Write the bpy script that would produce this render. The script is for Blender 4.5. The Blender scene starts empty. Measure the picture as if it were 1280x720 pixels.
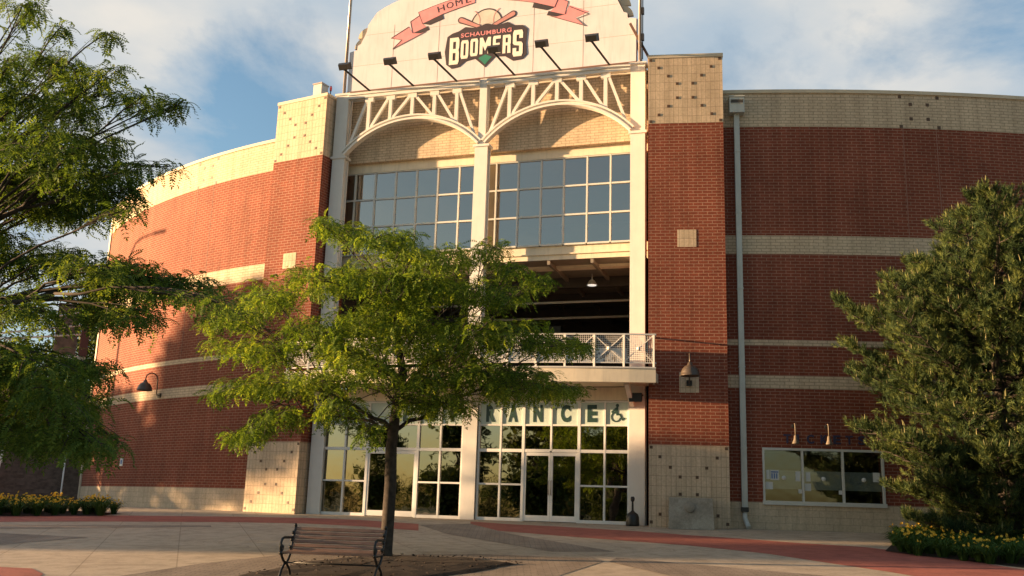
import bpy, bmesh, math, random
import numpy as np
from mathutils import Vector, Matrix

random.seed(11)
SC = bpy.context.scene
COL = SC.collection
R = math.radians

# ------------------------------------------------------------------ camera
cam_data = bpy.data.cameras.new('camera')
cam = bpy.data.objects.new('camera', cam_data)
COL.objects.link(cam)
EYE = Vector((0.0, 0.0, 0.36))
CAM_RIGHT = Vector((0.99952, -0.00683, 0.03022))
CAM_UP = Vector((-0.03098, -0.22025, 0.97495))
CAM_BACK = CAM_RIGHT.cross(CAM_UP).normalized()
CAM_UP = CAM_BACK.cross(CAM_RIGHT).normalized()
cam.matrix_world = Matrix(((CAM_RIGHT.x, CAM_UP.x, CAM_BACK.x, EYE.x),
                           (CAM_RIGHT.y, CAM_UP.y, CAM_BACK.y, EYE.y),
                           (CAM_RIGHT.z, CAM_UP.z, CAM_BACK.z, EYE.z), (0, 0, 0, 1)))
cam_data.sensor_width = 36.0
cam_data.lens = 36.0 * 1225.0 / 1280.0
cam_data.clip_end = 3000.0
SC.camera = cam

# ------------------------------------------------------------------ sun, sky, exposure
SUN_EL = 5.6
SUN_DIR = Vector((-1.0, 0.035, 0.0)).normalized() * math.cos(R(SUN_EL)) + Vector((0, 0, math.sin(R(SUN_EL))))
SUN_STRENGTH = 5.0
SKY_STRENGTH = 0.067
SC.view_settings.view_transform = 'Standard'
SC.view_settings.look = 'None'
SC.view_settings.gamma = 1.0
SC.view_settings.use_curve_mapping = False
SC.view_settings.exposure = 1.86

SKY_BIAS = [(-0.294, 0.896, 0.332, 10, 2, -0.32), (-0.337, 0.85, 0.404, 11, 3, 0.22), (-0.429, 0.87, 0.243, 8, 2, 0.1), (0.336, 0.839, 0.429, 26, 8, 0.06), (-0.399, 0.82, 0.411, 10, 2, 0.08), (-0.238, 0.872, 0.427, 5, 1, -0.06)]   # blue hole, cloud bank, veil: direction, outer and inner angle, amount

sun_data = bpy.data.lights.new('sun', 'SUN')
sun_data.energy = SUN_STRENGTH
sun_data.angle = R(0.5)
sun_data.color = (1.0, 0.645, 0.34)
sun = bpy.data.objects.new('sun', sun_data)
COL.objects.link(sun)
sun.rotation_euler = SUN_DIR.to_track_quat('Z', 'Y').to_euler()

world = bpy.data.worlds.new('World')
SC.world = world
world.use_nodes = True
wn, wl = world.node_tree.nodes, world.node_tree.links
wn.clear()


def wnode(t, **kw):
    n = wn.new(t)
    for k, v in kw.items():
        setattr(n, k, v)
    return n


w_out = wnode('ShaderNodeOutputWorld')
w_bg = wnode('ShaderNodeBackground')
w_bg.inputs['Strength'].default_value = SKY_STRENGTH
w_sky = wnode('ShaderNodeTexSky', sky_type='NISHITA', sun_disc=False)
w_sky.sun_elevation = R(SUN_EL)
w_sky.sun_rotation = math.atan2(SUN_DIR.x, SUN_DIR.y)
w_sky.air_density = 1.0
w_sky.dust_density = 1.2
w_sky.ozone_density = 1.4
w_tc = wnode('ShaderNodeTexCoord')
w_sep = wnode('ShaderNodeSeparateXYZ')
w_zadd = wnode('ShaderNodeMath', operation='ADD'); w_zadd.inputs[1].default_value = 0.16
w_zmax = wnode('ShaderNodeMath', operation='MAXIMUM'); w_zmax.inputs[1].default_value = 0.05
w_dx = wnode('ShaderNodeMath', operation='DIVIDE')
w_dy = wnode('ShaderNodeMath', operation='DIVIDE')
w_cmb = wnode('ShaderNodeCombineXYZ')
w_n1 = wnode('ShaderNodeTexNoise'); w_n1.inputs['Scale'].default_value = 1.25
w_n1.inputs['Detail'].default_value = 9; w_n1.inputs['Roughness'].default_value = 0.6
w_n1.inputs['Distortion'].default_value = 0.35
w_ramp = wnode('ShaderNodeValToRGB')
w_ramp.color_ramp.elements[0].position = 0.36
w_ramp.color_ramp.elements[1].position = 0.52
w_n2 = wnode('ShaderNodeTexNoise'); w_n2.inputs['Scale'].default_value = 2.6
w_n2.inputs['Detail'].default_value = 7
w_ccol = wnode('ShaderNodeMix', data_type='RGBA')
w_ccol.inputs[6].default_value = (1.88, 2.28, 2.66, 1)      # thin grey cloud
w_ccol.inputs[7].default_value = (3.4, 3.25, 3.0, 1)      # sunlit cloud
w_r2 = wnode('ShaderNodeValToRGB')
w_r2.color_ramp.elements[0].position = 0.38
w_r2.color_ramp.elements[1].position = 0.68
w_mix = wnode('ShaderNodeMix', data_type='RGBA')
w_map = wnode('ShaderNodeMapping')
w_map.inputs['Location'].default_value = (0.0, 0.0, 0.0)
wl.new(w_tc.outputs['Generated'], w_sep.inputs[0])
wl.new(w_sep.outputs[2], w_zadd.inputs[0]); wl.new(w_zadd.outputs[0], w_zmax.inputs[0])
wl.new(w_sep.outputs[0], w_dx.inputs[0]); wl.new(w_zmax.outputs[0], w_dx.inputs[1])
wl.new(w_sep.outputs[1], w_dy.inputs[0]); wl.new(w_zmax.outputs[0], w_dy.inputs[1])
wl.new(w_dx.outputs[0], w_cmb.inputs[0]); wl.new(w_dy.outputs[0], w_cmb.inputs[1])
wl.new(w_cmb.outputs[0], w_map.inputs[0])
wl.new(w_map.outputs[0], w_n1.inputs['Vector']); wl.new(w_map.outputs[0], w_n2.inputs['Vector'])


def toward(px, py, pz, c0, c1, amount):
    # density bias of the cloud field towards one direction of the sky
    d = Vector((px, py, pz)).normalized()
    vm = wnode('ShaderNodeVectorMath', operation='DOT_PRODUCT'); vm.inputs[1].default_value = d
    wl.new(w_tc.outputs['Generated'], vm.inputs[0])
    mr = wnode('ShaderNodeMapRange', interpolation_type='SMOOTHSTEP')
    mr.inputs[1].default_value = math.cos(R(c0)); mr.inputs[2].default_value = math.cos(R(c1))
    mr.inputs[3].default_value = 0.0; mr.inputs[4].default_value = amount
    wl.new(vm.outputs['Value'], mr.inputs[0])
    return mr.outputs[0]


def wsum(a, b):
    n = wnode('ShaderNodeMath', operation='ADD'); wl.new(a, n.inputs[0]); wl.new(b, n.inputs[1]); return n.outputs[0]


w_den = w_n1.outputs['Fac']
for tw_ in SKY_BIAS:
    w_den = wsum(w_den, toward(*tw_))
wl.new(w_den, w_ramp.inputs[0]); wl.new(w_n2.outputs['Fac'], w_r2.inputs[0])
wl.new(w_r2.outputs['Color'], w_ccol.inputs[0])
w_fade = wnode('ShaderNodeMapRange'); w_fade.inputs[1].default_value = 0.04; w_fade.inputs[2].default_value = 0.20
wl.new(w_sep.outputs[2], w_fade.inputs[0])
w_fm = wnode('ShaderNodeMath', operation='MULTIPLY')
wl.new(w_ramp.outputs['Color'], w_fm.inputs[0]); wl.new(w_fade.outputs[0], w_fm.inputs[1])
# the cloud bank lies over the stadium; the sky behind the viewer is clear
w_bank = wnode('ShaderNodeMapRange'); w_bank.inputs[1].default_value = -0.15; w_bank.inputs[2].default_value = 0.45
w_bank.inputs[3].default_value = 0.12
wl.new(w_sep.outputs[1], w_bank.inputs[0])
w_fb = wnode('ShaderNodeMath', operation='MULTIPLY')
wl.new(w_fm.outputs[0], w_fb.inputs[0]); wl.new(w_bank.outputs[0], w_fb.inputs[1])
wl.new(w_fb.outputs[0], w_mix.inputs[0])
w_blue = wnode('ShaderNodeMix', data_type='RGBA', blend_type='MULTIPLY')
wl.new(w_bank.outputs[0], w_blue.inputs[0])
w_blue.inputs[7].default_value = (1.10, 1.26, 1.38, 1)
wl.new(w_sky.outputs['Color'], w_blue.inputs[6])
wl.new(w_blue.outputs[2], w_mix.inputs[6]); wl.new(w_ccol.outputs[2], w_mix.inputs[7])
wl.new(w_mix.outputs[2], w_bg.inputs['Color'])
wl.new(w_bg.outputs[0], w_out.inputs['Surface'])

SC.render.engine = 'CYCLES'
SC.cycles.max_bounces = 8
SC.cycles.diffuse_bounces = 4
SC.cycles.glossy_bounces = 4
SC.cycles.transparent_max_bounces = 12

# ------------------------------------------------------------------ frames of reference
P0 = Vector((4.06642, 31.2, 0.0))
U = Vector((0.952535, -0.304428, 0.0))
N = Vector((-0.304428, -0.952535, 0.0))     # points out of the entrance, towards the plaza
ZV = Vector((0, 0, 1))


class Frame:
    def __init__(self, o, ang):
        self.o = Vector(o)
        self.x = Vector((math.cos(ang), math.sin(ang), 0))
        self.n = Vector((self.x.y, -self.x.x, 0))

    def p(self, u, d, z):
        return self.o + self.x * u - self.n * d + ZV * z


FAC = Frame(P0, math.atan2(U.y, U.x))
fp = FAC.p


def ground_z(x, y):
    n = (x - P0.x) * N.x + (y - P0.y) * N.y
    if n < 0:
        return 0.0
    if n < 22:
        return -0.05 * n
    e = min(n - 22, 10)
    return -1.1 - 0.05 * e + 0.05 * e * e / 20


# ------------------------------------------------------------------ mesh builder
class MB:
    def __init__(self):
        self.v, self.f, self.uv, self.s = [], [], [], []

    def face(self, pts, uvs=None, smooth=False):
        pts = [Vector(p) for p in pts]
        i = len(self.v)
        self.v += [tuple(p) for p in pts]
        self.f.append(tuple(range(i, i + len(pts))))
        if uvs is None:
            n = Vector((0, 0, 0))
            for k in range(len(pts)):
                a, b = pts[k], pts[(k + 1) % len(pts)]
                n += a.cross(b)
            if n.length > 0:
                n.normalize()
            if abs(n.z) > 0.7:
                uvs = [(p.x, p.y) for p in pts]
            else:
                t = ZV.cross(n).normalized()
                uvs = [(p.dot(t), p.z) for p in pts]
        self.uv += uvs
        self.s.append(smooth)

    def hexa(self, a, b, c, d, e, f, g, h):
        # a..d bottom loop counter-clockwise seen from above, e..h the same on top
        for q in ((d, c, b, a), (e, f, g, h), (a, b, f, e), (b, c, g, f), (c, d, h, g), (d, a, e, h)):
            self.face(q)
        return self

    def box(self, u0, u1, d0, d1, z0, z1, fr=FAC):
        P = fr.p
        return self.hexa(P(u0, d0, z0), P(u1, d0, z0), P(u1, d1, z0), P(u0, d1, z0),
                         P(u0, d0, z1), P(u1, d0, z1), P(u1, d1, z1), P(u0, d1, z1))

    def lbox(self, x0, x1, y0, y1, z0, z1):
        V = Vector
        return self.hexa(V((x0, y0, z0)), V((x1, y0, z0)), V((x1, y1, z0)), V((x0, y1, z0)),
                         V((x0, y0, z1)), V((x1, y0, z1)), V((x1, y1, z1)), V((x0, y1, z1)))

    def bar(self, p, q, w, h, ref=None):
        # rectangular bar from p to q; w across, h along ref
        p, q = Vector(p), Vector(q)
        t = (q - p).normalized()
        ref = Vector(ref) if ref is not None else ZV
        if abs(t.dot(ref)) > 0.98:
            ref = Vector((1, 0, 0)) if abs(t.x) < 0.9 else Vector((0, 1, 0))
        a = t.cross(ref).normalized()
        b = a.cross(t).normalized()
        a, b = a * (w / 2), b * (h / 2)
        return self.hexa(p - a - b, p + a - b, q + a - b, q - a - b, p - a + b, p + a + b, q + a + b, q - a + b)

    def tube(self, pts, r, n=8, cap=True):
        pts = [Vector(p) for p in pts]
        rs = r if isinstance(r, (list, tuple)) else [r] * len(pts)
        rings = []
        prev = None
        for i, p in enumerate(pts):
            t = (pts[min(i + 1, len(pts) - 1)] - pts[max(i - 1, 0)])
            if t.length < 1e-9:
                t = Vector((0, 0, 1))
            t.normalize()
            if prev is None:
                a = t.cross(ZV)
                if a.length < 0.05:
                    a = t.cross(Vector((1, 0, 0)))
            else:
                a = prev - t * prev.dot(t)
                if a.length < 1e-6:
                    a = t.cross(Vector((0.3, 1, 0.2)))
            a.normalize()
            prev = a
            b = t.cross(a)
            rings.append([p + (a * math.cos(2 * math.pi * k / n) + b * math.sin(2 * math.pi * k / n)) * rs[i] for k in range(n)])
        base = len(self.v)
        for ring in rings:
            self.v += [tuple(p) for p in ring]
        for i in range(len(rings) - 1):
            for k in range(n):
                k2 = (k + 1) % n
                self.f.append((base + i * n + k, base + i * n + k2, base + (i + 1) * n + k2, base + (i + 1) * n + k))
                self.uv += [(k / n, i), ((k + 1) / n, i), ((k + 1) / n, i + 1), (k / n, i + 1)]
                self.s.append(True)
        if cap:
            self.f.append(tuple(base + k for k in range(n))[::-1]); self.uv += [(0, 0)] * n; self.s.append(False)
            o = base + (len(rings) - 1) * n
            self.f.append(tuple(o + k for k in range(n))); self.uv += [(0, 0)] * n; self.s.append(False)
        return self

    def lathe(self, o, prof, n=20, axis=None):
        # prof: (radius, height) pairs
        o = Vector(o)
        ax = Vector(axis).normalized() if axis is not None else ZV
        a = ax.cross(Vector((0, 1, 0)))
        if a.length < 0.1:
            a = ax.cross(Vector((1, 0, 0)))
        a.normalize(); b = ax.cross(a)
        base = len(self.v)
        for r_, h_ in prof:
            for k in range(n):
                t = 2 * math.pi * k / n
                self.v.append(tuple(o + ax * h_ + (a * math.cos(t) + b * math.sin(t)) * r_))
        for i in range(len(prof) - 1):
            for k in range(n):
                k2 = (k + 1) % n
                self.f.append((base + i * n + k, base + i * n + k2, base + (i + 1) * n + k2, base + (i + 1) * n + k))
                self.uv += [(0, 0)] * 4
                self.s.append(True)
        return self

    def prism(self, pts, off):
        # closed polygon extruded by vector off
        pts = [Vector(p) for p in pts]
        off = Vector(off)
        self.face(pts[::-1])
        self.face([p + off for p in pts])
        for i in range(len(pts)):
            a, b = pts[i], pts[(i + 1) % len(pts)]
            self.face([a, b, b + off, a + off])
        return self

    def build(self, name, m, parent=None, local=False, recalc=True):
        me = bpy.data.meshes.new(name)
        off = Vector((0, 0, 0))
        if parent is not None and not local:
            o = parent
            while o is not None:
                off += o.location
                o = o.parent
        if off.length > 0:
            vs = [(a - off.x, b - off.y, c - off.z) for a, b, c in self.v]
        else:
            vs = self.v
        me.from_pydata(vs, [], self.f)
        lay = me.uv_layers.new(name='UVMap')
        lay.data.foreach_set('uv', np.array(self.uv, dtype=np.float32).ravel())
        me.polygons.foreach_set('use_smooth', self.s)
        if m is not None:
            me.materials.append(m)
        me.update()
        if recalc and len(self.f) < 20000:
            bm = bmesh.new(); bm.from_mesh(me)
            bmesh.ops.recalc_face_normals(bm, faces=bm.faces)
            bm.to_mesh(me); bm.free()
        o = bpy.data.objects.new(name, me)
        COL.objects.link(o)
        if parent is not None:
            o.parent = parent
        return o


def tag(o, label=None, cat=None, group=None, kind=None):
    if label: o['label'] = label
    if cat: o['category'] = cat
    if group: o['group'] = group
    if kind: o['kind'] = kind
    return o


def thing(name, label, cat, loc=(0, 0, 0), rz=0.0, group=None):
    o = bpy.data.objects.new(name, None)
    o.empty_display_size = 0.3
    COL.objects.link(o)
    o.location = loc
    o.rotation_euler = (0, 0, rz)
    return tag(o, label, cat, group)


def part(name, parent):
    # an Empty used as a part that carries sub-parts
    o = bpy.data.objects.new(name, None)
    COL.objects.link(o)
    o.parent = parent
    return o


def copy_thing(root, loc, rz=None, label=None, scale=None):
    r_ = root.copy(); COL.objects.link(r_)
    r_.location = loc
    if rz is not None: r_.rotation_euler = (0, 0, rz)
    if label: r_['label'] = label
    if scale: r_.scale = (scale, scale, scale)
    for ch in root.children:
        c = ch.copy(); COL.objects.link(c); c.parent = r_
        for g in ch.children:
            d = g.copy(); COL.objects.link(d); d.parent = c
    return r_


# ------------------------------------------------------------------ materials
def mat(name):
    m = bpy.data.materials.new(name)
    m.use_nodes = True
    nt = m.node_tree
    b = nt.nodes['Principled BSDF']
    return m, nt.nodes, nt.links, b


def noise(nodes, links, vec, scale, detail=5, rough=0.55):
    n = nodes.new('ShaderNodeTexNoise')
    n.inputs['Scale'].default_value = scale
    n.inputs['Detail'].default_value = detail
    n.inputs['Roughness'].default_value = rough
    if vec is not None:
        links.new(vec, n.inputs['Vector'])
    return n


def ramp(nodes, links, fac, stops):
    r_ = nodes.new('ShaderNodeValToRGB')
    els = r_.color_ramp.elements
    while len(els) < len(stops):
        els.new(0.5)
    for e, (p, c) in zip(els, stops):
        e.position = p
        e.color = (*c, 1) if len(c) == 3 else c
    links.new(fac, r_.inputs[0])
    return r_


def mixc(nodes, links, fac, a, b, blend='MIX'):
    n = nodes.new('ShaderNodeMix'); n.data_type = 'RGBA'; n.blend_type = blend
    for sock, v in ((n.inputs[0], fac), (n.inputs[6], a), (n.inputs[7], b)):
        if isinstance(v, (int, float)): sock.default_value = v
        elif isinstance(v, tuple): sock.default_value = (*v, 1) if len(v) == 3 else v
        else: links.new(v, sock)
    return n.outputs[2]


def paint(name, col, rough=0.5, metal=0.0, var=0.06, scale=3.0, dirt=0.0, spec=0.5):
    m, nd, lk, b = mat(name)
    tc = nd.new('ShaderNodeTexCoord')
    n = noise(nd, lk, tc.outputs['Object'], scale, 6)
    lo = tuple(max(0, c * (1 - var * 2.2)) for c in col)
    hi = tuple(min(1, c * (1 + var * 1.4)) for c in col)
    rp = ramp(nd, lk, n.outputs['Fac'], [(0.3, lo), (0.7, hi)])
    c = rp.outputs['Color']
    if dirt:
        mp = nd.new('ShaderNodeMapping'); mp.inputs['Scale'].default_value = (5, 5, 0.5)
        lk.new(tc.outputs['Object'], mp.inputs[0])
        n2 = noise(nd, lk, mp.outputs[0], 1.6, 6, 0.65)
        r2 = ramp(nd, lk, n2.outputs['Fac'], [(0.5, (0, 0, 0)), (0.75, (dirt, dirt, dirt))])
        c = mixc(nd, lk, r2.outputs['Color'], c, tuple(x * 0.45 for x in col))
    lk.new(c, b.inputs['Base Color'])
    b.inputs['Roughness'].default_value = rough
    b.inputs['Metallic'].default_value = metal
    b.inputs['Specular IOR Level'].default_value = spec
    return m


def brick(name, c1, c2, mortar, bw=0.30, bh=0.102, ms=0.011, offset=0.5, bump=0.4, stain=0.25):
    m, nd, lk, b = mat(name)
    uv = nd.new('ShaderNodeUVMap'); uv.uv_map = 'UVMap'
    bt = nd.new('ShaderNodeTexBrick')
    bt.offset = offset
    bt.inputs['Scale'].default_value = 1.0
    bt.inputs['Brick Width'].default_value = bw
    bt.inputs['Row Height'].default_value = bh
    bt.inputs['Mortar Size'].default_value = ms
    bt.inputs['Mortar Smooth'].default_value = 0.2
    bt.inputs['Color1'].default_value = (*c1, 1)
    bt.inputs['Color2'].default_value = (*c2, 1)
    bt.inputs['Mortar'].default_value = (*mortar, 1)
    lk.new(uv.outputs[0], bt.inputs['Vector'])
    n1 = noise(nd, lk, uv.outputs[0], 0.55, 8, 0.6)
    n2 = noise(nd, lk, uv.outputs[0], 14.0, 4, 0.6)
    r1 = ramp(nd, lk, n1.outputs['Fac'], [(0.28, (1 - stain,) * 3), (0.72, (1.0 + stain * 0.35,) * 3)])
    r2 = ramp(nd, lk, n2.outputs['Fac'], [(0.3, (0.84, 0.84, 0.84)), (0.7, (1.1, 1.1, 1.1))])
    c = mixc(nd, lk, 1.0, bt.outputs['Color'], r1.outputs['Color'], 'MULTIPLY')
    c = mixc(nd, lk, 1.0, c, r2.outputs['Color'], 'MULTIPLY')
    # faint vertical run-off streaks
    mp = nd.new('ShaderNodeMapping'); mp.inputs['Scale'].default_value = (2.2, 0.16, 1)
    lk.new(uv.outputs[0], mp.inputs[0])
    n3 = noise(nd, lk, mp.outputs[0], 1.5, 5, 0.6)
    r3 = ramp(nd, lk, n3.outputs['Fac'], [(0.33, (0.83, 0.82, 0.81)), (0.6, (1.05, 1.05, 1.05))])
    c = mixc(nd, lk, 1.0, c, r3.outputs['Color'], 'MULTIPLY')
    lk.new(c, b.inputs['Base Color'])
    b.inputs['Roughness'].default_value = 0.85
    b.inputs['Specular IOR Level'].default_value = 0.25
    bp = nd.new('ShaderNodeBump'); bp.inputs['Strength'].default_value = bump
    bp.inputs['Distance'].default_value = 0.006
    inv = nd.new('ShaderNodeMath'); inv.operation = 'MULTIPLY_ADD'
    inv.inputs[1].default_value = -1.0; inv.inputs[2].default_value = 1.0
    lk.new(bt.outputs['Fac'], inv.inputs[0])
    ad = nd.new('ShaderNodeMath'); ad.operation = 'MULTIPLY_ADD'; ad.inputs[1].default_value = 0.25
    lk.new(n2.outputs['Fac'], ad.inputs[0]); lk.new(inv.outputs[0], ad.inputs[2])
    lk.new(ad.outputs[0], bp.inputs['Height']); lk.new(bp.outputs[0], b.inputs['Normal'])
    return m


def concrete(name, c1, c2, joints=0.0, spots=0.2, rough=0.85, jw=0.012, scale=0.6):
    m, nd, lk, b = mat(name)
    tc = nd.new('ShaderNodeTexCoord')
    n1 = noise(nd, lk, tc.outputs['Object'], scale, 8, 0.62)
    n2 = noise(nd, lk, tc.outputs['Object'], 22, 5, 0.7)
    n3 = noise(nd, lk, tc.outputs['Object'], 2.7, 6, 0.6)
    c = ramp(nd, lk, n1.outputs['Fac'], [(0.3, c1), (0.7, c2)]).outputs['Color']
    c = mixc(nd, lk, 1.0, c, ramp(nd, lk, n2.outputs['Fac'], [(0.3, (1 - spots,) * 3), (0.7, (1 + spots * 0.5,) * 3)]).outputs['Color'], 'MULTIPLY')
    c = mixc(nd, lk, 1.0, c, ramp(nd, lk, n3.outputs['Fac'], [(0.36, (0.80, 0.79, 0.78)), (0.58, (1.04, 1.04, 1.04))]).outputs['Color'], 'MULTIPLY')
    if joints:
        # old gum and drip spots
        vo = nd.new('ShaderNodeTexVoronoi'); vo.inputs['Scale'].default_value = 1.7
        lk.new(tc.outputs['Object'], vo.inputs['Vector'])
        c = mixc(nd, lk, 1.0, c, ramp(nd, lk, vo.outputs['Distance'], [(0.035, (0.62, 0.60, 0.58)), (0.06, (1, 1, 1))]).outputs['Color'], 'MULTIPLY')
        # hairline cracks
        vc = nd.new('ShaderNodeTexVoronoi'); vc.feature = 'DISTANCE_TO_EDGE'; vc.inputs['Scale'].default_value = 0.16
        wv = nd.new('ShaderNodeVectorMath'); wv.operation = 'ADD'
        lk.new(tc.outputs['Object'], wv.inputs[0]); lk.new(n3.outputs['Color'], wv.inputs[1]); lk.new(wv.outputs[0], vc.inputs['Vector'])
        c = mixc(nd, lk, 1.0, c, ramp(nd, lk, vc.outputs['Distance'], [(0.0012, (0.6, 0.58, 0.56)), (0.0030, (1, 1, 1))]).outputs['Color'], 'MULTIPLY')
        uvn = nd.new('ShaderNodeMapping'); uvn.inputs['Rotation'].default_value = (0, 0, -0.31)
        lk.new(tc.outputs['Object'], uvn.inputs[0])
        bt = nd.new('ShaderNodeTexBrick'); bt.offset = 0.0
        bt.inputs['Scale'].default_value = 1.0
        bt.inputs['Brick Width'].default_value = joints
        bt.inputs['Row Height'].default_value = joints
        bt.inputs['Mortar Size'].default_value = jw
        bt.inputs['Color1'].default_value = (1, 1, 1, 1); bt.inputs['Color2'].default_value = (0.95, 0.95, 0.945, 1)
        bt.inputs['Mortar'].default_value = (0.68, 0.67, 0.65, 1)
        lk.new(uvn.outputs[0], bt.inputs['Vector'])
        c = mixc(nd, lk, 1.0, c, bt.outputs['Color'], 'MULTIPLY')
    lk.new(c, b.inputs['Base Color'])
    b.inputs['Roughness'].default_value = rough
    b.inputs['Specular IOR Level'].default_value = 0.3
    bp = nd.new('ShaderNodeBump'); bp.inputs['Strength'].default_value = 0.3; bp.inputs['Distance'].default_value = 0.01
    lk.new(n2.outputs['Fac'], bp.inputs['Height']); lk.new(bp.outputs[0], b.inputs['Normal'])
    return m


def glass(name, refl, tint, gcol=(0.92, 0.95, 1.0), wav=0.02):
    m, nd, lk, b = mat(name)
    nd.remove(b)
    out = nd['Material Output']
    g = nd.new('ShaderNodeBsdfGlossy'); g.inputs['Roughness'].default_value = 0.015
    g.inputs['Color'].default_value = (*gcol, 1)
    t = nd.new('ShaderNodeBsdfTransparent'); t.inputs['Color'].default_value = (*tint, 1)
    mx = nd.new('ShaderNodeMixShader'); mx.inputs[0].default_value = refl
    tc = nd.new('ShaderNodeTexCoord')
    n = noise(nd, lk, tc.outputs['Object'], 1.3, 2)
    bp = nd.new('ShaderNodeBump'); bp.inputs['Strength'].default_value = wav; bp.inputs['Distance'].default_value = 0.2
    lk.new(n.outputs['Fac'], bp.inputs['Height']); lk.new(bp.outputs[0], g.inputs['Normal'])
    lk.new(t.outputs[0], mx.inputs[1]); lk.new(g.outputs[0], mx.inputs[2]); lk.new(mx.outputs[0], out.inputs['Surface'])
    return m


def leaf(name, c_dark, c_mid, c_light, trans=0.35, scale=1.2):
    m, nd, lk, b = mat(name)
    geo = nd.new('ShaderNodeNewGeometry')
    tc = nd.new('ShaderNodeTexCoord')
    n = noise(nd, lk, tc.outputs['Object'], scale, 3)
    add = nd.new('ShaderNodeMath'); add.operation = 'MULTIPLY_ADD'; add.inputs[1].default_value = 0.5
    lk.new(geo.outputs['Random Per Island'], add.inputs[0])
    sc_ = nd.new('ShaderNodeMath'); sc_.operation = 'MULTIPLY_ADD'; sc_.inputs[1].default_value = 1.3; sc_.inputs[2].default_value = -0.40
    lk.new(n.outputs['Fac'], sc_.inputs[0]); lk.new(sc_.outputs[0], add.inputs[2])
    rp = ramp(nd, lk, add.outputs[0], [(0.12, c_dark), (0.5, c_mid), (0.9, c_light)])
    lk.new(rp.outputs['Color'], b.inputs['Base Color'])
    b.inputs['Roughness'].default_value = 0.65
    b.inputs['Specular IOR Level'].default_value = 0.12
    tr = nd.new('ShaderNodeBsdfTranslucent')
    tcol = mixc(nd, lk, 1.0, rp.outputs['Color'], (1.5, 1.35, 0.55), 'MULTIPLY')
    lk.new(tcol, tr.inputs['Color'])
    mx = nd.new('ShaderNodeMixShader'); mx.inputs[0].default_value = trans
    lk.new(b.outputs[0], mx.inputs[1]); lk.new(tr.outputs[0], mx.inputs[2])
    lk.new(mx.outputs[0], nd['Material Output'].inputs['Surface'])
    return m


def lamp_mat(name, col, s):
    m, nd, lk, b = mat(name)
    b.inputs['Base Color'].default_value = (*col, 1)
    b.inputs['Emission Color'].default_value = (*col, 1)
    b.inputs['Emission Strength'].default_value = s
    return m


M_RED = brick('red_brick', (0.258, 0.066, 0.036), (0.212, 0.054, 0.030), (0.36, 0.20, 0.14))
M_CREAM = brick('cream_brick', (0.68, 0.53, 0.37), (0.61, 0.475, 0.33), (0.38, 0.29, 0.20), bump=0.3, stain=0.12)
M_STACK = brick('cream_block', (0.67, 0.52, 0.365), (0.60, 0.47, 0.325), (0.40, 0.30, 0.21), bw=0.15, bh=0.30, offset=0.0, ms=0.008, bump=0.3, stain=0.12)
M_BASE = brick('base_block', (0.66, 0.53, 0.38), (0.60, 0.485, 0.345), (0.46, 0.37, 0.27), bw=0.40, bh=0.2, ms=0.008, stain=0.2)
M_TILE = paint('brown_tile', (0.10, 0.055, 0.03), 0.6)
M_BALL = paint('faded_ball', (0.58, 0.53, 0.48), 0.5)
M_JOINT = paint('joint_sealant', (0.30, 0.16, 0.12), 0.8)
M_COPING = paint('stone_coping', (0.62, 0.52, 0.38), 0.7, var=0.05)
M_STEEL = paint('cream_steel_paint', (0.70, 0.67, 0.62), 0.42, var=0.02, dirt=0.12)
M_WHITE = paint('white_aluminium', (0.74, 0.73, 0.70), 0.35, var=0.03)
M_FASCIA = paint('cream_fascia', (0.76, 0.66, 0.50), 0.5, var=0.03, dirt=0.3)
M_FRAME = paint('window_frame', (0.60, 0.60, 0.56), 0.35, var=0.03)
M_GLASS_UP = glass('upper_glass', 0.44, (0.34, 0.34, 0.33), gcol=(0.95, 0.86, 0.75), wav=.012)
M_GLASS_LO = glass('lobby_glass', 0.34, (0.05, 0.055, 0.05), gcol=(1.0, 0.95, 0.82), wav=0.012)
M_GLASS_TK = glass('ticket_glass', 0.16, (0.55, 0.6, 0.6))
M_BLIND = paint('grey_blind', (0.42, 0.45, 0.42), 0.6)
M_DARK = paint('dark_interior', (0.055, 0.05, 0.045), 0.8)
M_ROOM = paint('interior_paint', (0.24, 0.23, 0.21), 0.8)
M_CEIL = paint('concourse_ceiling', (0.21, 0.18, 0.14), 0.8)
M_BLACK = paint('black_iron', (0.016, 0.015, 0.015), 0.45, spec=0.5)
M_BRONZE = paint('bronze_enamel', (0.10, 0.075, 0.055), 0.4, metal=0.3)
M_PANEL = paint('pale_teal_panel', (0.50, 0.60, 0.55), 0.4, var=0.03)
M_GREEN = paint('dark_green_letter', (0.02, 0.055, 0.045), 0.4)
M_NAVY = paint('navy_letter', (0.035, 0.03, 0.075), 0.5)
M_SIGN = paint('sign_face', (0.67, 0.63, 0.66), 0.5, var=0.035, scale=1.2, dirt=0.28)
M_SEAM = paint('sign_seam', (0.36, 0.29, 0.25), 0.6)
M_RUST = paint('sign_trim', (0.16, 0.085, 0.06), 0.6)
M_PINK = paint('pink_ribbon', (0.68, 0.27, 0.29), 0.5, var=0.05)
M_PINK2 = paint('pink_fill', (0.50, 0.24, 0.23), 0.5, var=0.05)
M_INK = paint('logo_ink', (0.05, 0.035, 0.04), 0.5)
M_LOGOW = paint('logo_cream', (0.80, 0.75, 0.66), 0.5, var=0.03)
M_LOGOG = paint('logo_green', (0.03, 0.20, 0.13), 0.5)
M_PIPE = paint('grey_green_pipe', (0.50, 0.51, 0.47), 0.45, var=0.04, dirt=0.3)
M_POLE = paint('pole_metal', (0.42, 0.36, 0.32), 0.35, metal=0.4)
M_SLAT = paint('bench_slat', (0.30, 0.17, 0.118), 0.55, var=0.12, scale=6)
M_PAPER = paint('paper', (0.62, 0.63, 0.61), 0.7, var=0.02)
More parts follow.
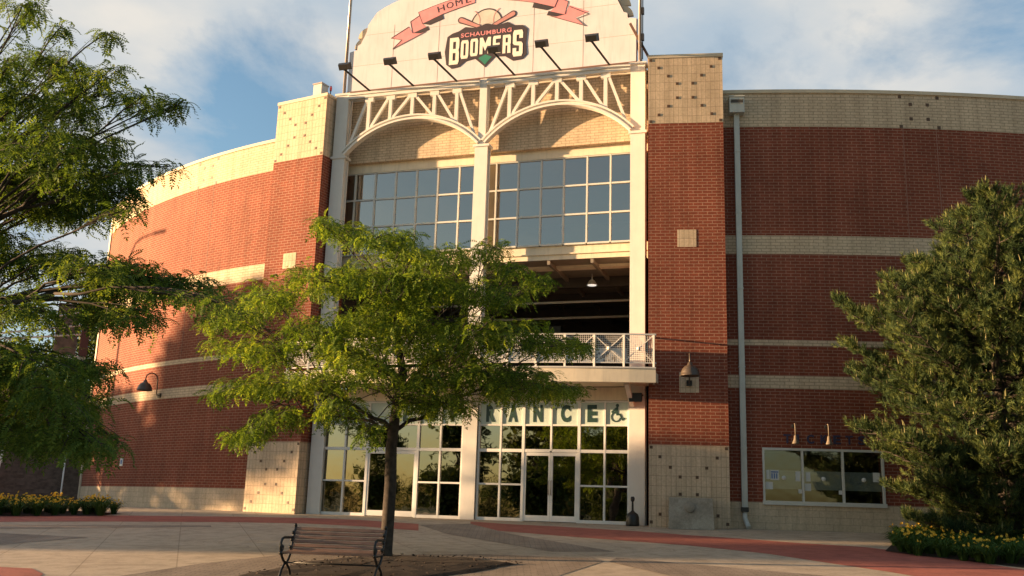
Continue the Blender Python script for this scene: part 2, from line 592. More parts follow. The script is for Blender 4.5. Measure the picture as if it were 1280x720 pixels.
M_BLUE = paint('blue_print', (0.12, 0.2, 0.42), 0.6)
M_BARK = paint('bark', (0.048, 0.036, 0.028), 0.9, var=0.3, scale=9)
M_STAIR = paint('stair_riser', (0.15, 0.105, 0.085), 0.85, var=0.2, scale=4)
M_BANNER = paint('white_banner', (0.66, 0.70, 0.72), 0.6, var=0.03)
M_BLOCK = concrete('grey_concrete', (0.30, 0.27, 0.22), (0.40, 0.37, 0.31), scale=2)
M_LIT = lamp_mat('lamp_lens', (1.0, 0.95, 0.85), 0.22)
M_BRASS = paint('aged_brass', (0.17, 0.13, 0.09), 0.6)
M_LENS = paint('lamp_inner', (0.7, 0.66, 0.58), 0.4)
M_RED_PAINT = paint('maroon_paint', (0.13, 0.03, 0.025), 0.5)
M_BEACON = paint('red_beacon', (0.5, 0.05, 0.04), 0.4)
M_PLAZA = concrete('plaza_concrete', (0.46, 0.365, 0.265), (0.54, 0.435, 0.32), joints=1.6, spots=0.16)
M_APRON = concrete('apron_concrete', (0.36, 0.30, 0.225), (0.44, 0.37, 0.28), joints=2.4, spots=0.16)
M_REDC = concrete('red_concrete', (0.36, 0.105, 0.075), (0.45, 0.14, 0.10), spots=0.2, scale=0.9)
M_MULCH = concrete('mulch', (0.030, 0.020, 0.014), (0.055, 0.036, 0.026), spots=0.6, scale=6)
M_GRASS = concrete('far_grass', (0.03, 0.05, 0.015), (0.05, 0.075, 0.025), spots=0.3)
M_PAVER = brick('grey_paver', (0.36, 0.285, 0.22), (0.30, 0.235, 0.18), (0.20, 0.16, 0.125), bw=0.24, bh=0.12, ms=0.010, bump=0.6, stain=0.3)
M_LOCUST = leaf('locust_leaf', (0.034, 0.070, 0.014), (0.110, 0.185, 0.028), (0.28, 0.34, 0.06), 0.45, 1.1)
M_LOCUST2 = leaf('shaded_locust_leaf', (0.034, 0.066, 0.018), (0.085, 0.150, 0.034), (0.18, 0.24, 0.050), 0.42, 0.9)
M_PINE = leaf('pine_needle', (0.012, 0.026, 0.013), (0.043, 0.073, 0.026), (0.19, 0.215, 0.055), 0.12, 1.5)
M_TREE = leaf('distant_leaf', (0.02, 0.035, 0.012), (0.045, 0.07, 0.02), (0.08, 0.11, 0.03), 0.25, 0.5)
M_DAYLEAF = leaf('daylily_leaf', (0.02, 0.05, 0.012), (0.05, 0.10, 0.025), (0.09, 0.15, 0.035), 0.25, 2)
M_BLOOM = leaf('daylily_bloom', (0.72, 0.40, 0.04), (0.82, 0.54, 0.07), (0.85, 0.66, 0.16), 0.25, 3)
PLAZA_TREE_CLUMPS = [(-3.67,18.21,5.66,0.24,0.18),(-4.07,20.21,6.24,0.26,0.2),(-4.44,22.04,6.77,0.29,0.22),(-3.21,18.3,5.51,0.42,0.24),(-3.54,20.21,6.04,0.46,0.26),(-3.9,22.22,6.61,0.51,0.29),(-2.57,17.69,5.24,0.46,0.23),(-2.92,20.05,5.89,0.52,0.26),(-3.24,22.31,6.52,0.58,0.29),(-2.09,18.03,5.31,0.41,0.22),(-2.35,20.31,5.93,0.46,0.25),(-2.53,21.84,6.35,0.5,0.27),(-1.83,17.92,5.0,0.5,0.23),(-2.04,19.92,5.52,0.55,0.26),(-2.26,22.1,6.08,0.61,0.29),(-1.16,18.02,5.05,0.5,0.24),(-1.27,19.78,5.51,0.55,0.26),(-1.41,21.86,6.05,0.61,0.29),(-0.4,17.96,5.18,0.35,0.19),(-0.46,20.31,5.81,0.4,0.22),(-0.49,22.07,6.29,0.43,0.23),(-0.01,17.98,4.81,0.32,0.16),(-0.01,20.24,5.37,0.36,0.18),(-0.01,21.59,5.7,0.39,0.19),(0.49,18.42,4.73,0.24,0.12),(0.53,19.82,5.06,0.26,0.13),(0.57,21.34,5.42,0.28,0.14),(-5.33,18.94,3.95,0.53,0.28),(-5.58,19.85,4.13,0.55,0.29),(-5.93,21.07,4.36,0.58,0.31),(-6.15,19.74,3.87,0.23,0.13),(-6.44,20.66,4.03,0.24,0.13),(-4.57,18.29,4.22,0.57,0.3),(-5.08,20.32,4.65,0.63,0.33),(-5.4,21.59,4.92,0.67,0.35),(-3.75,18.26,4.52,0.63,0.36),(-4.08,19.88,4.89,0.68,0.39),(-4.54,22.11,5.4,0.76,0.43),(-2.74,18.1,4.59,0.65,0.38),(-3.08,20.35,5.12,0.73,0.43),(-3.37,22.27,5.57,0.8,0.47),(-1.65,17.82,4.49,0.7,0.35),(-1.85,19.99,4.99,0.78,0.39),(-2.02,21.87,5.42,0.86,0.43),(-0.74,17.82,4.33,0.52,0.29),(-0.83,19.81,4.77,0.58,0.32),(-0.91,21.86,5.23,0.64,0.36),(0.0,18.25,4.36,0.42,0.18),(0.0,19.76,4.69,0.45,0.19),(0.0,21.91,5.16,0.5,0.21),(-5.55,19.11,3.34,0.53,0.19),(-5.98,20.56,3.56,0.57,0.2),(-4.72,18.63,3.16,0.58,0.27),(-5.07,20.03,3.37,0.62,0.29),(-5.42,21.43,3.58,0.66,0.31),(-3.72,18.14,3.49,0.68,0.39),(-4.14,20.18,3.85,0.76,0.43),(-4.43,21.58,4.09,0.81,0.46),(-2.86,18.28,3.7,0.66,0.39),(-3.09,19.78,3.97,0.71,0.42),(-3.46,22.17,4.41,0.8,0.47),(-1.78,18.15,3.56,0.74,0.39),(-1.94,19.78,3.84,0.81,0.42),(-2.18,22.24,4.28,0.91,0.47),(-0.72,17.95,3.55,0.73,0.38),(-0.8,20.11,3.94,0.82,0.43),(-0.87,21.68,4.22,0.88,0.46),(0.1,17.95,3.58,0.62,0.26),(0.11,19.86,3.92,0.68,0.29),(0.12,22.05,4.31,0.76,0.32),(0.79,18.29,3.46,0.54,0.18),(0.87,20.19,3.78,0.59,0.2),(0.94,21.76,4.05,0.64,0.21),(1.42,19.07,3.58,0.22,0.11),(1.48,19.92,3.73,0.23,0.11),(1.57,21.07,3.92,0.24,0.12),(-5.12,18.66,2.5,0.52,0.18),(-5.54,20.19,2.68,0.56,0.2),(-5.79,21.09,2.78,0.59,0.21),(-5.83,19.44,2.42,0.19,0.11),(-6.23,20.76,2.56,0.2,0.12),(-5.08,18.81,1.56,0.34,0.14),(-5.33,19.75,1.63,0.35,0.15),(-5.84,21.64,1.75,0.39,0.16),(-4.6,18.19,1.64,0.27,0.13),(-5.04,19.94,1.76,0.29,0.15),(-5.46,21.61,1.88,0.32,0.16),(-4.34,18.56,2.58,0.61,0.27),(-4.67,19.95,2.74,0.65,0.29),(-5.13,21.94,2.98,0.72,0.32),(-4.32,18.34,1.92,0.48,0.21),(-4.69,19.94,2.06,0.52,0.23),(-5.07,21.56,2.2,0.56,0.25),(-3.46,17.91,2.57,0.61,0.32),(-3.83,19.81,2.8,0.68,0.36),(-4.2,21.69,3.03,0.74,0.39),(-3.1,18.14,2.02,0.53,0.27),(-3.48,20.37,2.22,0.6,0.3),(-3.72,21.78,2.35,0.64,0.32),(-2.53,17.7,1.63,0.26,0.19),(-2.91,20.36,1.83,0.3,0.22),(-3.15,22.06,1.95,0.32,0.23),(-2.45,17.9,2.75,0.61,0.35),(-2.72,19.91,3.01,0.68,0.39),(-3.02,22.11,3.31,0.76,0.43),(-1.43,18.15,2.66,0.68,0.33),(-1.58,20.05,2.9,0.75,0.36),(-1.74,22.01,3.15,0.83,0.4),(-0.54,17.8,2.79,0.67,0.26),(-0.61,20.31,3.13,0.76,0.3),(-0.65,21.66,3.32,0.81,0.32),(0.28,18.27,2.81,0.66,0.19),(0.31,20.25,3.07,0.73,0.21),(0.32,21.5,3.24,0.77,0.23),(1.06,18.73,2.66,0.43,0.12),(1.14,20.3,2.85,0.46,0.13),(1.21,21.45,2.99,0.49,0.14),(-1.12,18.16,2.23,0.53,0.24),(-1.22,19.83,2.4,0.58,0.26),(-1.35,21.99,2.62,0.65,0.29),(0.06,18.0,2.47,0.5,0.16),(0.07,20.26,2.73,0.56,0.18),(0.07,21.67,2.9,0.6,0.19),(0.84,18.47,2.58,0.39,0.12),(0.93,20.34,2.8,0.43,0.13),(0.99,21.69,2.96,0.46,0.14),(-1.71,18.23,2.22,0.45,0.21),(-1.89,20.05,2.4,0.49,0.23),(-2.07,22.06,2.61,0.54,0.25),(-2.1,18.08,4.15,0.74,0.44),(-2.33,20.06,4.56,0.82,0.49),(-2.55,21.95,4.95,0.9,0.54),(-2.92,17.95,3.11,0.67,0.35),(-3.23,19.86,3.4,0.75,0.39),(-3.57,21.93,3.72,0.82,0.43),(-1.16,18.27,3.14,0.75,0.36),(-1.3,20.35,3.45,0.83,0.4),(-1.41,22.11,3.72,0.9,0.43)]
OVERHANG_TREE_CLUMPS = [(-6.05,10.9,6.16,0.29,0.05),(-5.8,10.45,5.92,0.28,0.05),(-5.44,9.75,4.85,0.23,0.14),(-5.72,10.26,5.09,0.24,0.15),(-6.11,11.69,5.85,0.27,0.15),(-6.24,11.93,5.96,0.28,0.16),(-5.21,10.51,5.24,0.21,0.17),(-5.8,11.7,5.8,0.24,0.19),(-5.95,11.67,6.26,0.12,0.1),(-5.25,11.44,6.09,0.16,0.09),(-5.37,11.36,5.41,0.28,0.17),(-5.5,11.63,5.53,0.29,0.17),(-4.7,10.52,5.19,0.15,0.1),(-6.08,11.47,5.22,0.43,0.24),(-5.45,10.29,4.72,0.38,0.22),(-5.25,10.86,4.88,0.32,0.18),(-5.63,11.66,5.21,0.34,0.19),(-4.99,11.43,5.3,0.2,0.11),(-4.23,10.32,4.76,0.21,0.08),(-4.97,12.15,5.53,0.24,0.1),(-4.29,11.32,5.11,0.16,0.08),(-4.07,11.13,5.05,0.09,0.07),(-5.07,9.53,3.96,0.38,0.26),(-5.87,11.03,4.52,0.44,0.3),(-4.94,10.2,4.23,0.37,0.24),(-5.52,11.38,4.67,0.41,0.27),(-4.85,10.8,4.37,0.27,0.21),(-5.29,11.79,4.73,0.3,0.23),(-5.95,11.31,4.17,0.49,0.26),(-6.17,11.73,4.31,0.51,0.27),(-4.97,10.47,3.87,0.41,0.22),(-5.37,11.3,4.15,0.45,0.24),(-5.0,11.57,4.29,0.29,0.17),(-5.11,11.82,4.37,0.3,0.18),(-4.23,10.48,4.02,0.21,0.09),(-4.38,11.86,4.49,0.17,0.1),(-6.03,11.94,4.01,0.58,0.2),(-5.77,11.43,3.86,0.55,0.19),(-5.53,12.23,4.1,0.42,0.19),(-5.51,12.18,4.08,0.42,0.19),(-4.61,10.95,3.84,0.28,0.16),(-4.62,10.98,3.85,0.28,0.16),(-4.05,9.97,3.33,0.14,0.11),(-6.26,11.84,3.5,0.21,0.2),(-5.82,12.12,3.35,0.39,0.18),(-5.2,10.84,3.04,0.35,0.16),(-5.95,11.44,3.05,0.37,0.19),(-5.99,11.52,3.07,0.37,0.2),(-5.12,11.54,3.08,0.44,0.2),(-4.43,9.98,2.71,0.38,0.17),(-4.71,11.69,3.1,0.36,0.15),(-4.48,11.13,2.97,0.34,0.14),(-4.64,11.36,2.76,0.45,0.19),(-4.36,10.68,2.62,0.42,0.18),(-4.14,11.25,2.85,0.4,0.17),(-4.29,11.67,2.94,0.42,0.17),(-3.77,11.28,2.82,0.32,0.13),(-3.85,11.52,2.87,0.33,0.13),(-2.93,9.58,2.28,0.19,0.12),(-3.19,9.95,2.4,0.18,0.11),(-4.54,10.73,2.39,0.33,0.15),(-4.78,11.32,2.5,0.35,0.16),(-3.99,10.11,2.19,0.25,0.1),(-4.51,11.42,2.43,0.29,0.11),(-4.17,11.27,2.44,0.16,0.1),(-4.95,9.62,2.23,0.28,0.18),(-5.57,10.82,2.46,0.31,0.21),(-4.91,10.13,2.23,0.27,0.11),(-4.67,9.65,2.15,0.26,0.1),(-5.1,9.87,1.84,0.27,0.13),(-5.37,10.39,1.92,0.28,0.13),(-4.91,9.56,1.58,0.34,0.16),(-4.92,9.59,1.58,0.34,0.16),(-4.38,9.27,1.55,0.38,0.18),(-4.79,10.13,1.66,0.42,0.19),(-4.34,9.96,1.62,0.32,0.17),(-4.54,10.42,1.68,0.34,0.18),(-5.19,10.38,1.33,0.41,0.24),(-4.84,9.68,1.26,0.38,0.23),(-4.99,11.01,1.4,0.45,0.28),(-4.17,9.2,1.23,0.38,0.23),(-4.22,10.01,1.33,0.22,0.17),(-4.83,9.76,0.92,0.39,0.17),(-4.96,10.02,0.93,0.4,0.17),(-4.29,9.43,0.91,0.37,0.16),(-4.94,10.86,0.99,0.43,0.18),(-4.16,9.95,0.89,0.29,0.13),(-3.88,9.27,0.85,0.27,0.12),(-4.08,10.43,0.93,0.09,0.08),(-5.99,9.77,4.84,0.23,0.19),(-6.77,11.03,5.42,0.26,0.22),(-6.34,10.45,4.67,0.41,0.34),(-6.75,11.13,4.94,0.43,0.36),(-7.15,12.18,4.49,0.55,0.52),(-6.92,11.79,4.36,0.53,0.5),(-6.22,10.67,3.13,0.48,0.34),(-6.86,11.78,3.41,0.53,0.37),(-6.37,11.3,2.52,0.41,0.36),(-5.94,10.53,2.37,0.38,0.34),(-5.26,9.48,1.62,0.34,0.3),(-5.77,10.39,1.74,0.37,0.33),(-5.64,10.33,1.14,0.37,0.33),(-6.07,11.11,1.2,0.4,0.35)]
# ================================================================== GROUND
ns = [-420, 0, 4, 8, 12, 16, 20, 22, 23, 24, 25, 26, 27, 28, 29, 30, 31, 32, 60, 500]
g = MB()
us = [-520, -60, -30, -15, 0, 15, 30, 60, 520]
for i in range(len(ns) - 1):
    for j in range(len(us) - 1):
        q = []
        for (uu, nn) in ((us[j], ns[i]), (us[j], ns[i + 1]), (us[j + 1], ns[i + 1]), (us[j + 1], ns[i])):
            p = fp(uu, -nn, 0)
            q.append((p.x, p.y, ground_z(p.x, p.y)))
        g.face(q)
tag(g.build('plaza', M_PLAZA), kind='structure')


def sheet(name, pts, m, lift):
    b = MB()
    poly = [(x, y, ground_z(x, y) + lift) for x, y in pts]
    b.face(poly)
    o = b.build(name, m, recalc=False)
    if o.data.polygons[0].normal.z < 0:
        o.data.flip_normals()
    return tag(o, kind='structure')


def strip(name, top, bot, m, lift):
    b = MB()
    n = min(len(top), len(bot))
    for i in range(n - 1):
        q = [top[i], bot[i], bot[i + 1], top[i + 1]]
        b.face([(x, y, ground_z(x, y) + lift) for x, y in q])
    return tag(b.build(name, m), kind='structure')


strip('red_paving_band', [(-24, 25.6), (-16.33, 30.73), (-14.37, 31.6), (-12.0, 32.1), (-8.52, 32.43), (-6.31, 32.34), (-4.55, 31.72), (-2.58, 30.22)],
      [(-22, 23), (-14.83, 27.96), (-13.0, 28.77), (-11.2, 29.2), (-7.79, 29.7), (-5.81, 29.6), (-4.12, 28.77), (-2.33, 27.38)], M_REDC, 0.004)
strip('red_paving_band', [(-1.08, 31.76), (0.22, 30.71), (1.64, 29.94), (2.98, 29.03), (3.82, 28.41), (4.96, 27.29), (6.05, 26.39), (7.35, 25.12), (8.62, 24.19), (9.3, 22.7), (9.6, 21.2), (9.98, 19.5), (10.4, 15)],
      [(-0.96, 28.47), (0.21, 27.46), (1.45, 26.28), (2.6, 25.33), (3.6, 24.5), (4.34, 23.87), (5.1, 22.9), (5.74, 22.0), (6.41, 20.3), (6.7, 19.6), (7.08, 18.69), (7.6, 17), (8.6, 14)], M_REDC, 0.004)
sheet('entrance_apron', [tuple(fp(a, b, 0))[:2] for a, b in ((-34, -2.4), (-12, -1.6), (-6, -0.02), (-34, -0.02))][::-1], M_APRON, 0.003)
sheet('tactile_paving', [(-18, 25.5), (-13.58, 27.23), (-11.32, 27.59), (-8.2, 28.2), (-8.0, 27.6), (-10.83, 26.43), (-12.86, 25.83), (-17.5, 24.3)], M_PAVER, 0.005)
sheet('brick_paving', [(-16, 25.6), (-12.15, 24.43), (-9.66, 23.55), (-10.61, 21.4), (-14.5, 21.0)], M_PAVER, 0.005)
sheet('brick_paving', [(-6.3, 15.8), (-6.04, 16.45), (-5.44, 18.26), (-4.42, 20.09), (-3.4, 20.7), (-2.07, 20.5), (-0.49, 20.95), (0.97, 20.5), (1.78, 20.45), (1.96, 19.81),
                       (0.97, 17.3), (0.6, 15.6), (-2, 14.6)], M_PAVER, 0.005)
sheet('brick_paving', [(-2.55, 29.85), (-1.04, 30.6), (0.2, 26.58), (2.42, 21.91), (1.03, 21.68), (-1.46, 26.24)], M_PAVER, 0.006)
sheet('brick_paving', [(2.3, 20.6), (5.6, 17.9), (6.4, 15.9), (4.0, 16.2), (2.85, 17.5), (2.05, 19.75)], M_PAVER, 0.005)
sheet('red_paving_circle', [(-8.52, 17.29), (-7.91, 17.14), (-7.37, 16.39), (-7.1, 15.5), (-7.3, 14.4), (-8.8, 13.9), (-10, 15.2), (-9.6, 16.9)], M_REDC, 0.005)
bed = [(-4.3, 16.5), (-3.95, 17.57), (-3.73, 18.67), (-2.96, 19.83), (-2.06, 20.22), (-0.62, 20.04), (0.3, 19.0), (-0.3, 17.9), (-1.3, 16.4), (-2.8, 15.7)]
mb = MB()
cx, cy = -2.0, 18.2
rings = []
for k, h in ((1.0, 0.012), (0.9, 0.035), (0.6, 0.055), (0.25, 0.07)):
    ring = []
    for i in range(len(bed)):
        for t in (0, 0.25, 0.5, 0.75):
            a, b_ = bed[i], bed[(i + 1) % len(bed)]
            x = a[0] + (b_[0] - a[0]) * t; y = a[1] + (b_[1] - a[1]) * t
            jit = random.uniform(-0.05, 0.05)
            x = cx + (x - cx) * (k + jit * (k == 1)); y = cy + (y - cy) * (k + jit * (k == 1))
            ring.append((x, y, ground_z(x, y) + h + (random.uniform(-0.012, 0.012) if k < 1 else 0)))
    rings.append(ring)
for a, b_ in zip(rings, rings[1:]):
    for i in range(len(a)):
        j = (i + 1) % len(a)
        mb.face([a[i], a[j], b_[j], b_[i]], smooth=True)
mb.face(rings[-1], smooth=True)
for k in range(420):   # loose wood chips
    t = random.random(); i = random.randrange(len(bed)); a = bed[i]; b_ = bed[(i + 1) % len(bed)]; s = random.random() ** 0.5 * 1.06
    x = cx + (a[0] + (b_[0] - a[0]) * t - cx) * s; y = cy + (a[1] + (b_[1] - a[1]) * t - cy) * s
    z = ground_z(x, y) + 0.03 + 0.035 * (1 - s)
    an = random.uniform(0, 3.14); l = random.uniform(0.02, 0.05); w = l * 0.35
    dx, dy = math.cos(an), math.sin(an)
    mb.face([(x - dx * l, y - dy * l, z), (x + dy * w, y - dx * w, z + random.uniform(0, .03)), (x + dx * l, y + dy * l, z + random.uniform(-.01, .03)), (x - dy * w, y + dx * w, z)])
tag(mb.build('mulch_bed', M_MULCH), kind='structure')
sheet('lawn', [tuple(fp(a, b, 0))[:2] for a, b in ((-400, -62), (400, -62), (400, -480), (-400, -480))], M_GRASS, 0.01)

# ================================================================== STADIUM BUILDING
B = thing('stadium_building', 'red brick ballpark building with curved wings, cream stone bands and a glazed steel-arched entrance', 'stadium', fp(-5.6, 0, 0))

CR = (-5.862, 47.73, 48.346)
CL = (-7.52, 30.09, 30.165)


def cpt(c, th, z, o=0.0):
    return fp(c[0] + (c[2] + o) * math.sin(th), c[1] - (c[2] + o) * math.cos(th), z)


def cth(c, u):
    return math.asin((u - c[0]) / c[2])


def curved(b, c, t0, t1, z0, z1, o_out=0.0, o_in=-0.4, n=None):
    n = n or max(2, int(abs(t1 - t0) * c[2] / 0.8))
    ts = [t0 + (t1 - t0) * i / n for i in range(n + 1)]
    for a, e in zip(ts, ts[1:]):
        ua, ue = a * c[2], e * c[2]
        A = [cpt(c, a, z0, o_out), cpt(c, e, z0, o_out), cpt(c, e, z1, o_out), cpt(c, a, z1, o_out)]
        I = [cpt(c, a, z0, o_in), cpt(c, e, z0, o_in), cpt(c, e, z1, o_in), cpt(c, a, z1, o_in)]
        b.face(A, [(ua, z0), (ue, z0), (ue, z1), (ua, z1)])
        b.face([I[1], I[0], I[3], I[2]])
        b.face([A[3], A[2], I[2], I[3]])
        b.face([A[1], A[0], I[0], I[1]])
    for t, fl in ((t0, 1), (t1, 0)):
        q = [cpt(c, t, z0, o_out), cpt(c, t, z0, o_in), cpt(c, t, z1, o_in), cpt(c, t, z1, o_out)]
        b.face(q if fl else q[::-1], [(0, z0), (.4, z0), (.4, z1), (0, z1)])


TR0, TR1 = cth(CR, 2.35), cth(CR, 25.0)
TL0, TL1 = R(-41.4), cth(CL, -13.3)
W0, W1 = cth(CR, 3.86), cth(CR, 7.33)      # ticket window opening
for c, t0, t1 in ((CR, TR0, TR1), (CL, TL0, TL1)):
    wall = MB()
    if c is CR:
        curved(wall, c, t0, W0, 0.8, 2.42); curved(wall, c, W1, t1, 0.8, 2.42); curved(wall, c, t0, t1, 2.42, 4.27)
    else:
        curved(wall, c, t0, t1, 0.8, 4.27)
    curved(wall, c, t0, t1, 4.67, 5.63)
    curved(wall, c, t0, t1, 5.80, 8.60)
    curved(wall, c, t0, t1, 9.21, 12.93)
    cw = wall.build('curved_brick_wall', M_RED, B, recalc=False)
    for z0, z1 in ((4.27, 4.67), (5.63, 5.80), (8.60, 9.21)):
        w = MB(); curved(w, c, t0, t1, z0, z1, 0.008); w.build('stone_band', M_CREAM, cw, recalc=False)
    w = MB(); curved(w, c, t0, t1, 12.93, 14.12, 0.006); w.build('parapet', M_CREAM, cw, recalc=False)
    w = MB(); curved(w, c, t0, t1, 14.12, 14.24, 0.05, -0.45); w.build('coping', M_COPING, cw, recalc=False)
    w = MB(); curved(w, c, t0, t1, -0.7, 0.8, 0.014); w.build('stone_base', M_BASE, cw, recalc=False)
    # brown accent tiles of the parapet
    w = MB()
    uc = 9.05 if c is CR else -18.2
    tc_ = cth(c, uc)
    for dx, z in ((-.62, 14.04), (.62, 14.04), (-.28, 13.78), (.28, 13.78), (-.28, 13.27), (.28, 13.27), (-.62, 12.99), (.62, 12.99)):
        curved(w, c, tc_ + (dx - .055) / c[2], tc_ + (dx + .055) / c[2], z - .055, z + .055, 0.012, 0.0, 1)
    w.build('accent_tile', M_TILE, cw, recalc=False)
    # vertical control joints of the wall
    w = MB()
    for dx in (-.57, .52):
        for z0, z1 in ((9.21, 12.93), (5.80, 8.60)):
            curved(w, c, tc_ + (dx - .009) / c[2], tc_ + (dx + .009) / c[2], z0, z1, 0.004, 0.0, 1)
    w.build('control_joint', M_JOINT, cw, recalc=False)

# end return of the wing beside the outside stair
e = MB()
a0, a1 = cpt(CL, TL0, 0, 0.05), cpt(CL, TL0, 0, -0.45)
back = (a1 - a0).normalized()
side = Vector((back.y, -back.x, 0))
for z0, z1, m, nm in ((-0.7, 14.2, M_COPING, 'corner_pilaster'),):
    e.prism([a0 - side * 0.0, a0 + side * 0.35, a0 + side * 0.35 + back * 0.6, a0 + back * 0.6], (0, 0, 14.1))
e.build('corner_pilaster', M_COPING, B)

# roof behind the parapets (keeps the rooms dark)
r_ = MB()
pts = [cpt(CL, TL0 + (TL1 - TL0) * i / 10, 13.4, -0.2) for i in range(11)] + [cpt(CR, TR0 + (TR1 - TR0) * i / 10, 13.4, -0.2) for i in range(11)]
pts = pts[:11] + [fp(-12.6, 3, 13.4), fp(1.6, 3, 13.4)] + pts[11:] + [fp(22, 30, 13.4), fp(-24, 30, 13.4)]
r_.face(pts)
r_.build('roof', M_BLOCK, B)

# ------------------------------------------------------------------ piers
PR = Frame(Vector((4.3525, 30.4262, 0)), R(-8.0))
cornerL = fp(-11.63, -0.45, 0)
PLf = Frame(cornerL, R(-28.5)); PLf.o = cornerL - PLf.x * 2.36
for fr, w_ in ((PR, 2.42), (PLf, 2.36)):
    s = MB(); s.box(0, w_, 0, 1.7, 2.43, 12.95, fr)
    pier = s.build('brick_pier', M_RED, B)
    k = MB(); k.box(-0.006, w_ + 0.006, -0.006, 1.7, 12.95, 15.28, fr); k.build('stone_cap', M_STACK, pier)
    k = MB(); k.box(-0.03, w_ + 0.03, -0.03, 1.73, 15.28, 15.40, fr); k.build('coping', M_COPING, pier)
    k = MB(); k.box(0.004, w_ - 0.004 if fr is PR else w_ - 0.03, -0.008, 1.7, -0.6, 2.43, fr); k.build('stone_base', M_STACK, pier)
    c0 = w_ / 2 - 0.30
    k = MB(); k.box(c0, c0 + 0.6, -0.008, 0.05, 8.72, 9.30, fr); k.build('stone_block', M_STACK, pier)
    k = MB()
    for zlo, zhi in ((12.95, 15.28), (0.05, 2.43)):
        for fx, fz in ((.03, .97), (.14, .85), (.27, .72), (.39, .60), (.60, .60), (.72, .72), (.85, .85), (.97, .97),
                       (.39, .385), (.27, .26), (.14, .13), (.03, .03), (.60, .385), (.72, .26), (.85, .13), (.97, .03)):
            x = fx * w_; z = zlo + fz * (zhi - zlo); h = 0.046
            x = min(max(x, h + .005), w_ - h - .035)
            k.box(x - h, x + h, -0.016, 0.0, z - h, z + h, fr)
    k.build('accent_tile', M_TILE, pier)

# ------------------------------------------------------------------ steel columns
for i, uc in enumerate((-11.2, -5.57, 0.03)):
    k = MB()
    zt = 12.95
    def hcol(k, z0, z1, w):
        k.box(uc - w / 2, uc + w / 2, -0.03, 0.035, z0, z1)
        k.box(uc - w / 2 + .06, uc + w / 2 - .06, 0.035, 0.27, z0, z1)
        k.box(uc - w / 2, uc + w / 2, 0.27, 0.33, z0, z1)
    if i == 1:
        hcol(k, -0.05, 12.90, 0.48)
        hcol(k, 12.99, 15.50, 0.27)
    else:
        hcol(k, -0.05, 12.90, 0.50)
        hcol(k, 12.99, 15.42, 0.50)
    k.box(uc - .31, uc + .31, -0.07, 0.36, 12.90, 12.99)
    if i != 1:
        k.box(uc - .31, uc + .31, -0.07, 0.36, 15.42, 15.50)
    k.build('steel_column', M_STEEL, B)

# ------------------------------------------------------------------ arched trusses
for ua, ub in ((-10.95, -5.705), (-5.435, -0.22)):
    cx_ = (ua + ub) / 2; half = (ub - ua) / 2
    k = MB()
    k.box(ua, ub, -0.10, 0.10, 15.22, 15.30)
    k.box(ua, ub, -0.05, 0.05, 15.30, 15.37)
    k.box(ua, ub, -0.10, 0.10, 15.37, 15.45)
    tr = k.build('arch_truss', M_STEEL, B)
    rise, zs = 1.17, 13.02
    Rr = (half * half + rise * rise) / (2 * rise)
    zc = zs + rise - Rr
    ang = math.asin(half / Rr)
    n = 26
    k = MB()
    for i in range(n):
        t0 = -ang + 2 * ang * i / n; t1 = -ang + 2 * ang * (i + 1) / n
        for ri, ro, d0, d1 in ((Rr - .02, Rr + .05, -.12, .12), (Rr + .05, Rr + .13, -.035, .035), (Rr + .13, Rr + .19, -.10, .10)):
            q = [fp(cx_ + r0 * math.sin(t), d, zc + r0 * math.cos(t)) for t in (t0, t1) for d in (d0, d1) for r0 in (ri, ro)]
            a, b_, c_, d_, e_, f_, g_, h_ = q
            k.hexa(a, e_, g_, c_, b_, f_, h_, d_)
    k.build('arch_chord', M_STEEL, tr)
    za = lambda u: zc + math.sqrt(max(0, (Rr + .15) ** 2 - (u - cx_) ** 2))
    for j in range(1, 6):
        u = ua + (ub - ua) * j / 6
        k = MB(); k.bar(fp(u, 0, za(u)), fp(u, 0, 15.24), 0.13, 0.12, N); k.build('truss_post', M_STEEL, tr)
        k = MB(); k.box(u - .17, u + .17, -0.065, 0.065, 15.04, 15.22); k.build('gusset_plate', M_STEEL, tr)
    for j in range(6):
        u0 = ua + (ub - ua) * j / 6; u1 = ua + (ub - ua) * (j + 1) / 6
        if j < 3: lo, hi = u0 + .07, u1 - .08
        else: lo, hi = u1 - .07, u0 + .08
        zl = za(lo) if abs(lo - cx_) < half - 0.2 else zs + 0.1
        k = MB(); k.bar(fp(lo, 0, zl + .03), fp(hi, 0, 15.16), 0.10, 0.10, N); k.build('truss_diagonal', M_STEEL, tr)

# ------------------------------------------------------------------ wall above the big windows
for ua, ub in ((-11.45, -5.60), (-5.59, 0.45)):
    k = MB(); k.box(ua, ub, 0.50, 0.90, 12.86, 15.32); k.build('gable_brick', M_CREAM, B)
    k = MB(); k.box(ua, ub, 0.44, 0.95, 15.32, 15.40); k.build('gable_coping', M_COPING, B)
    k = MB(); k.box(ua, ub, 0.70, 0.95, 12.53, 12.86); k.build('lintel', M_FASCIA, B)
    k = MB(); k.box(ua, ub, 0.84, 1.2, 8.53, 9.02); k.box(ua, ub, 0.78, 1.2, 9.02, 9.06); k.box(ua, ub, 0.82, 1.2, 9.06, 9.33)
    k.build('spandrel', M_FASCIA, B)

# side returns of the recess (pier inner faces)
k = MB(); k.box(0.30, 0.60, 0.42, 1.6, -0.1, 15.3); k.build('recess_return', M_RED, B)
k = MB(); k.box(-11.8, -11.46, 0.30, 1.6, -0.1, 15.3); k.build('recess_return', M_RED, B)

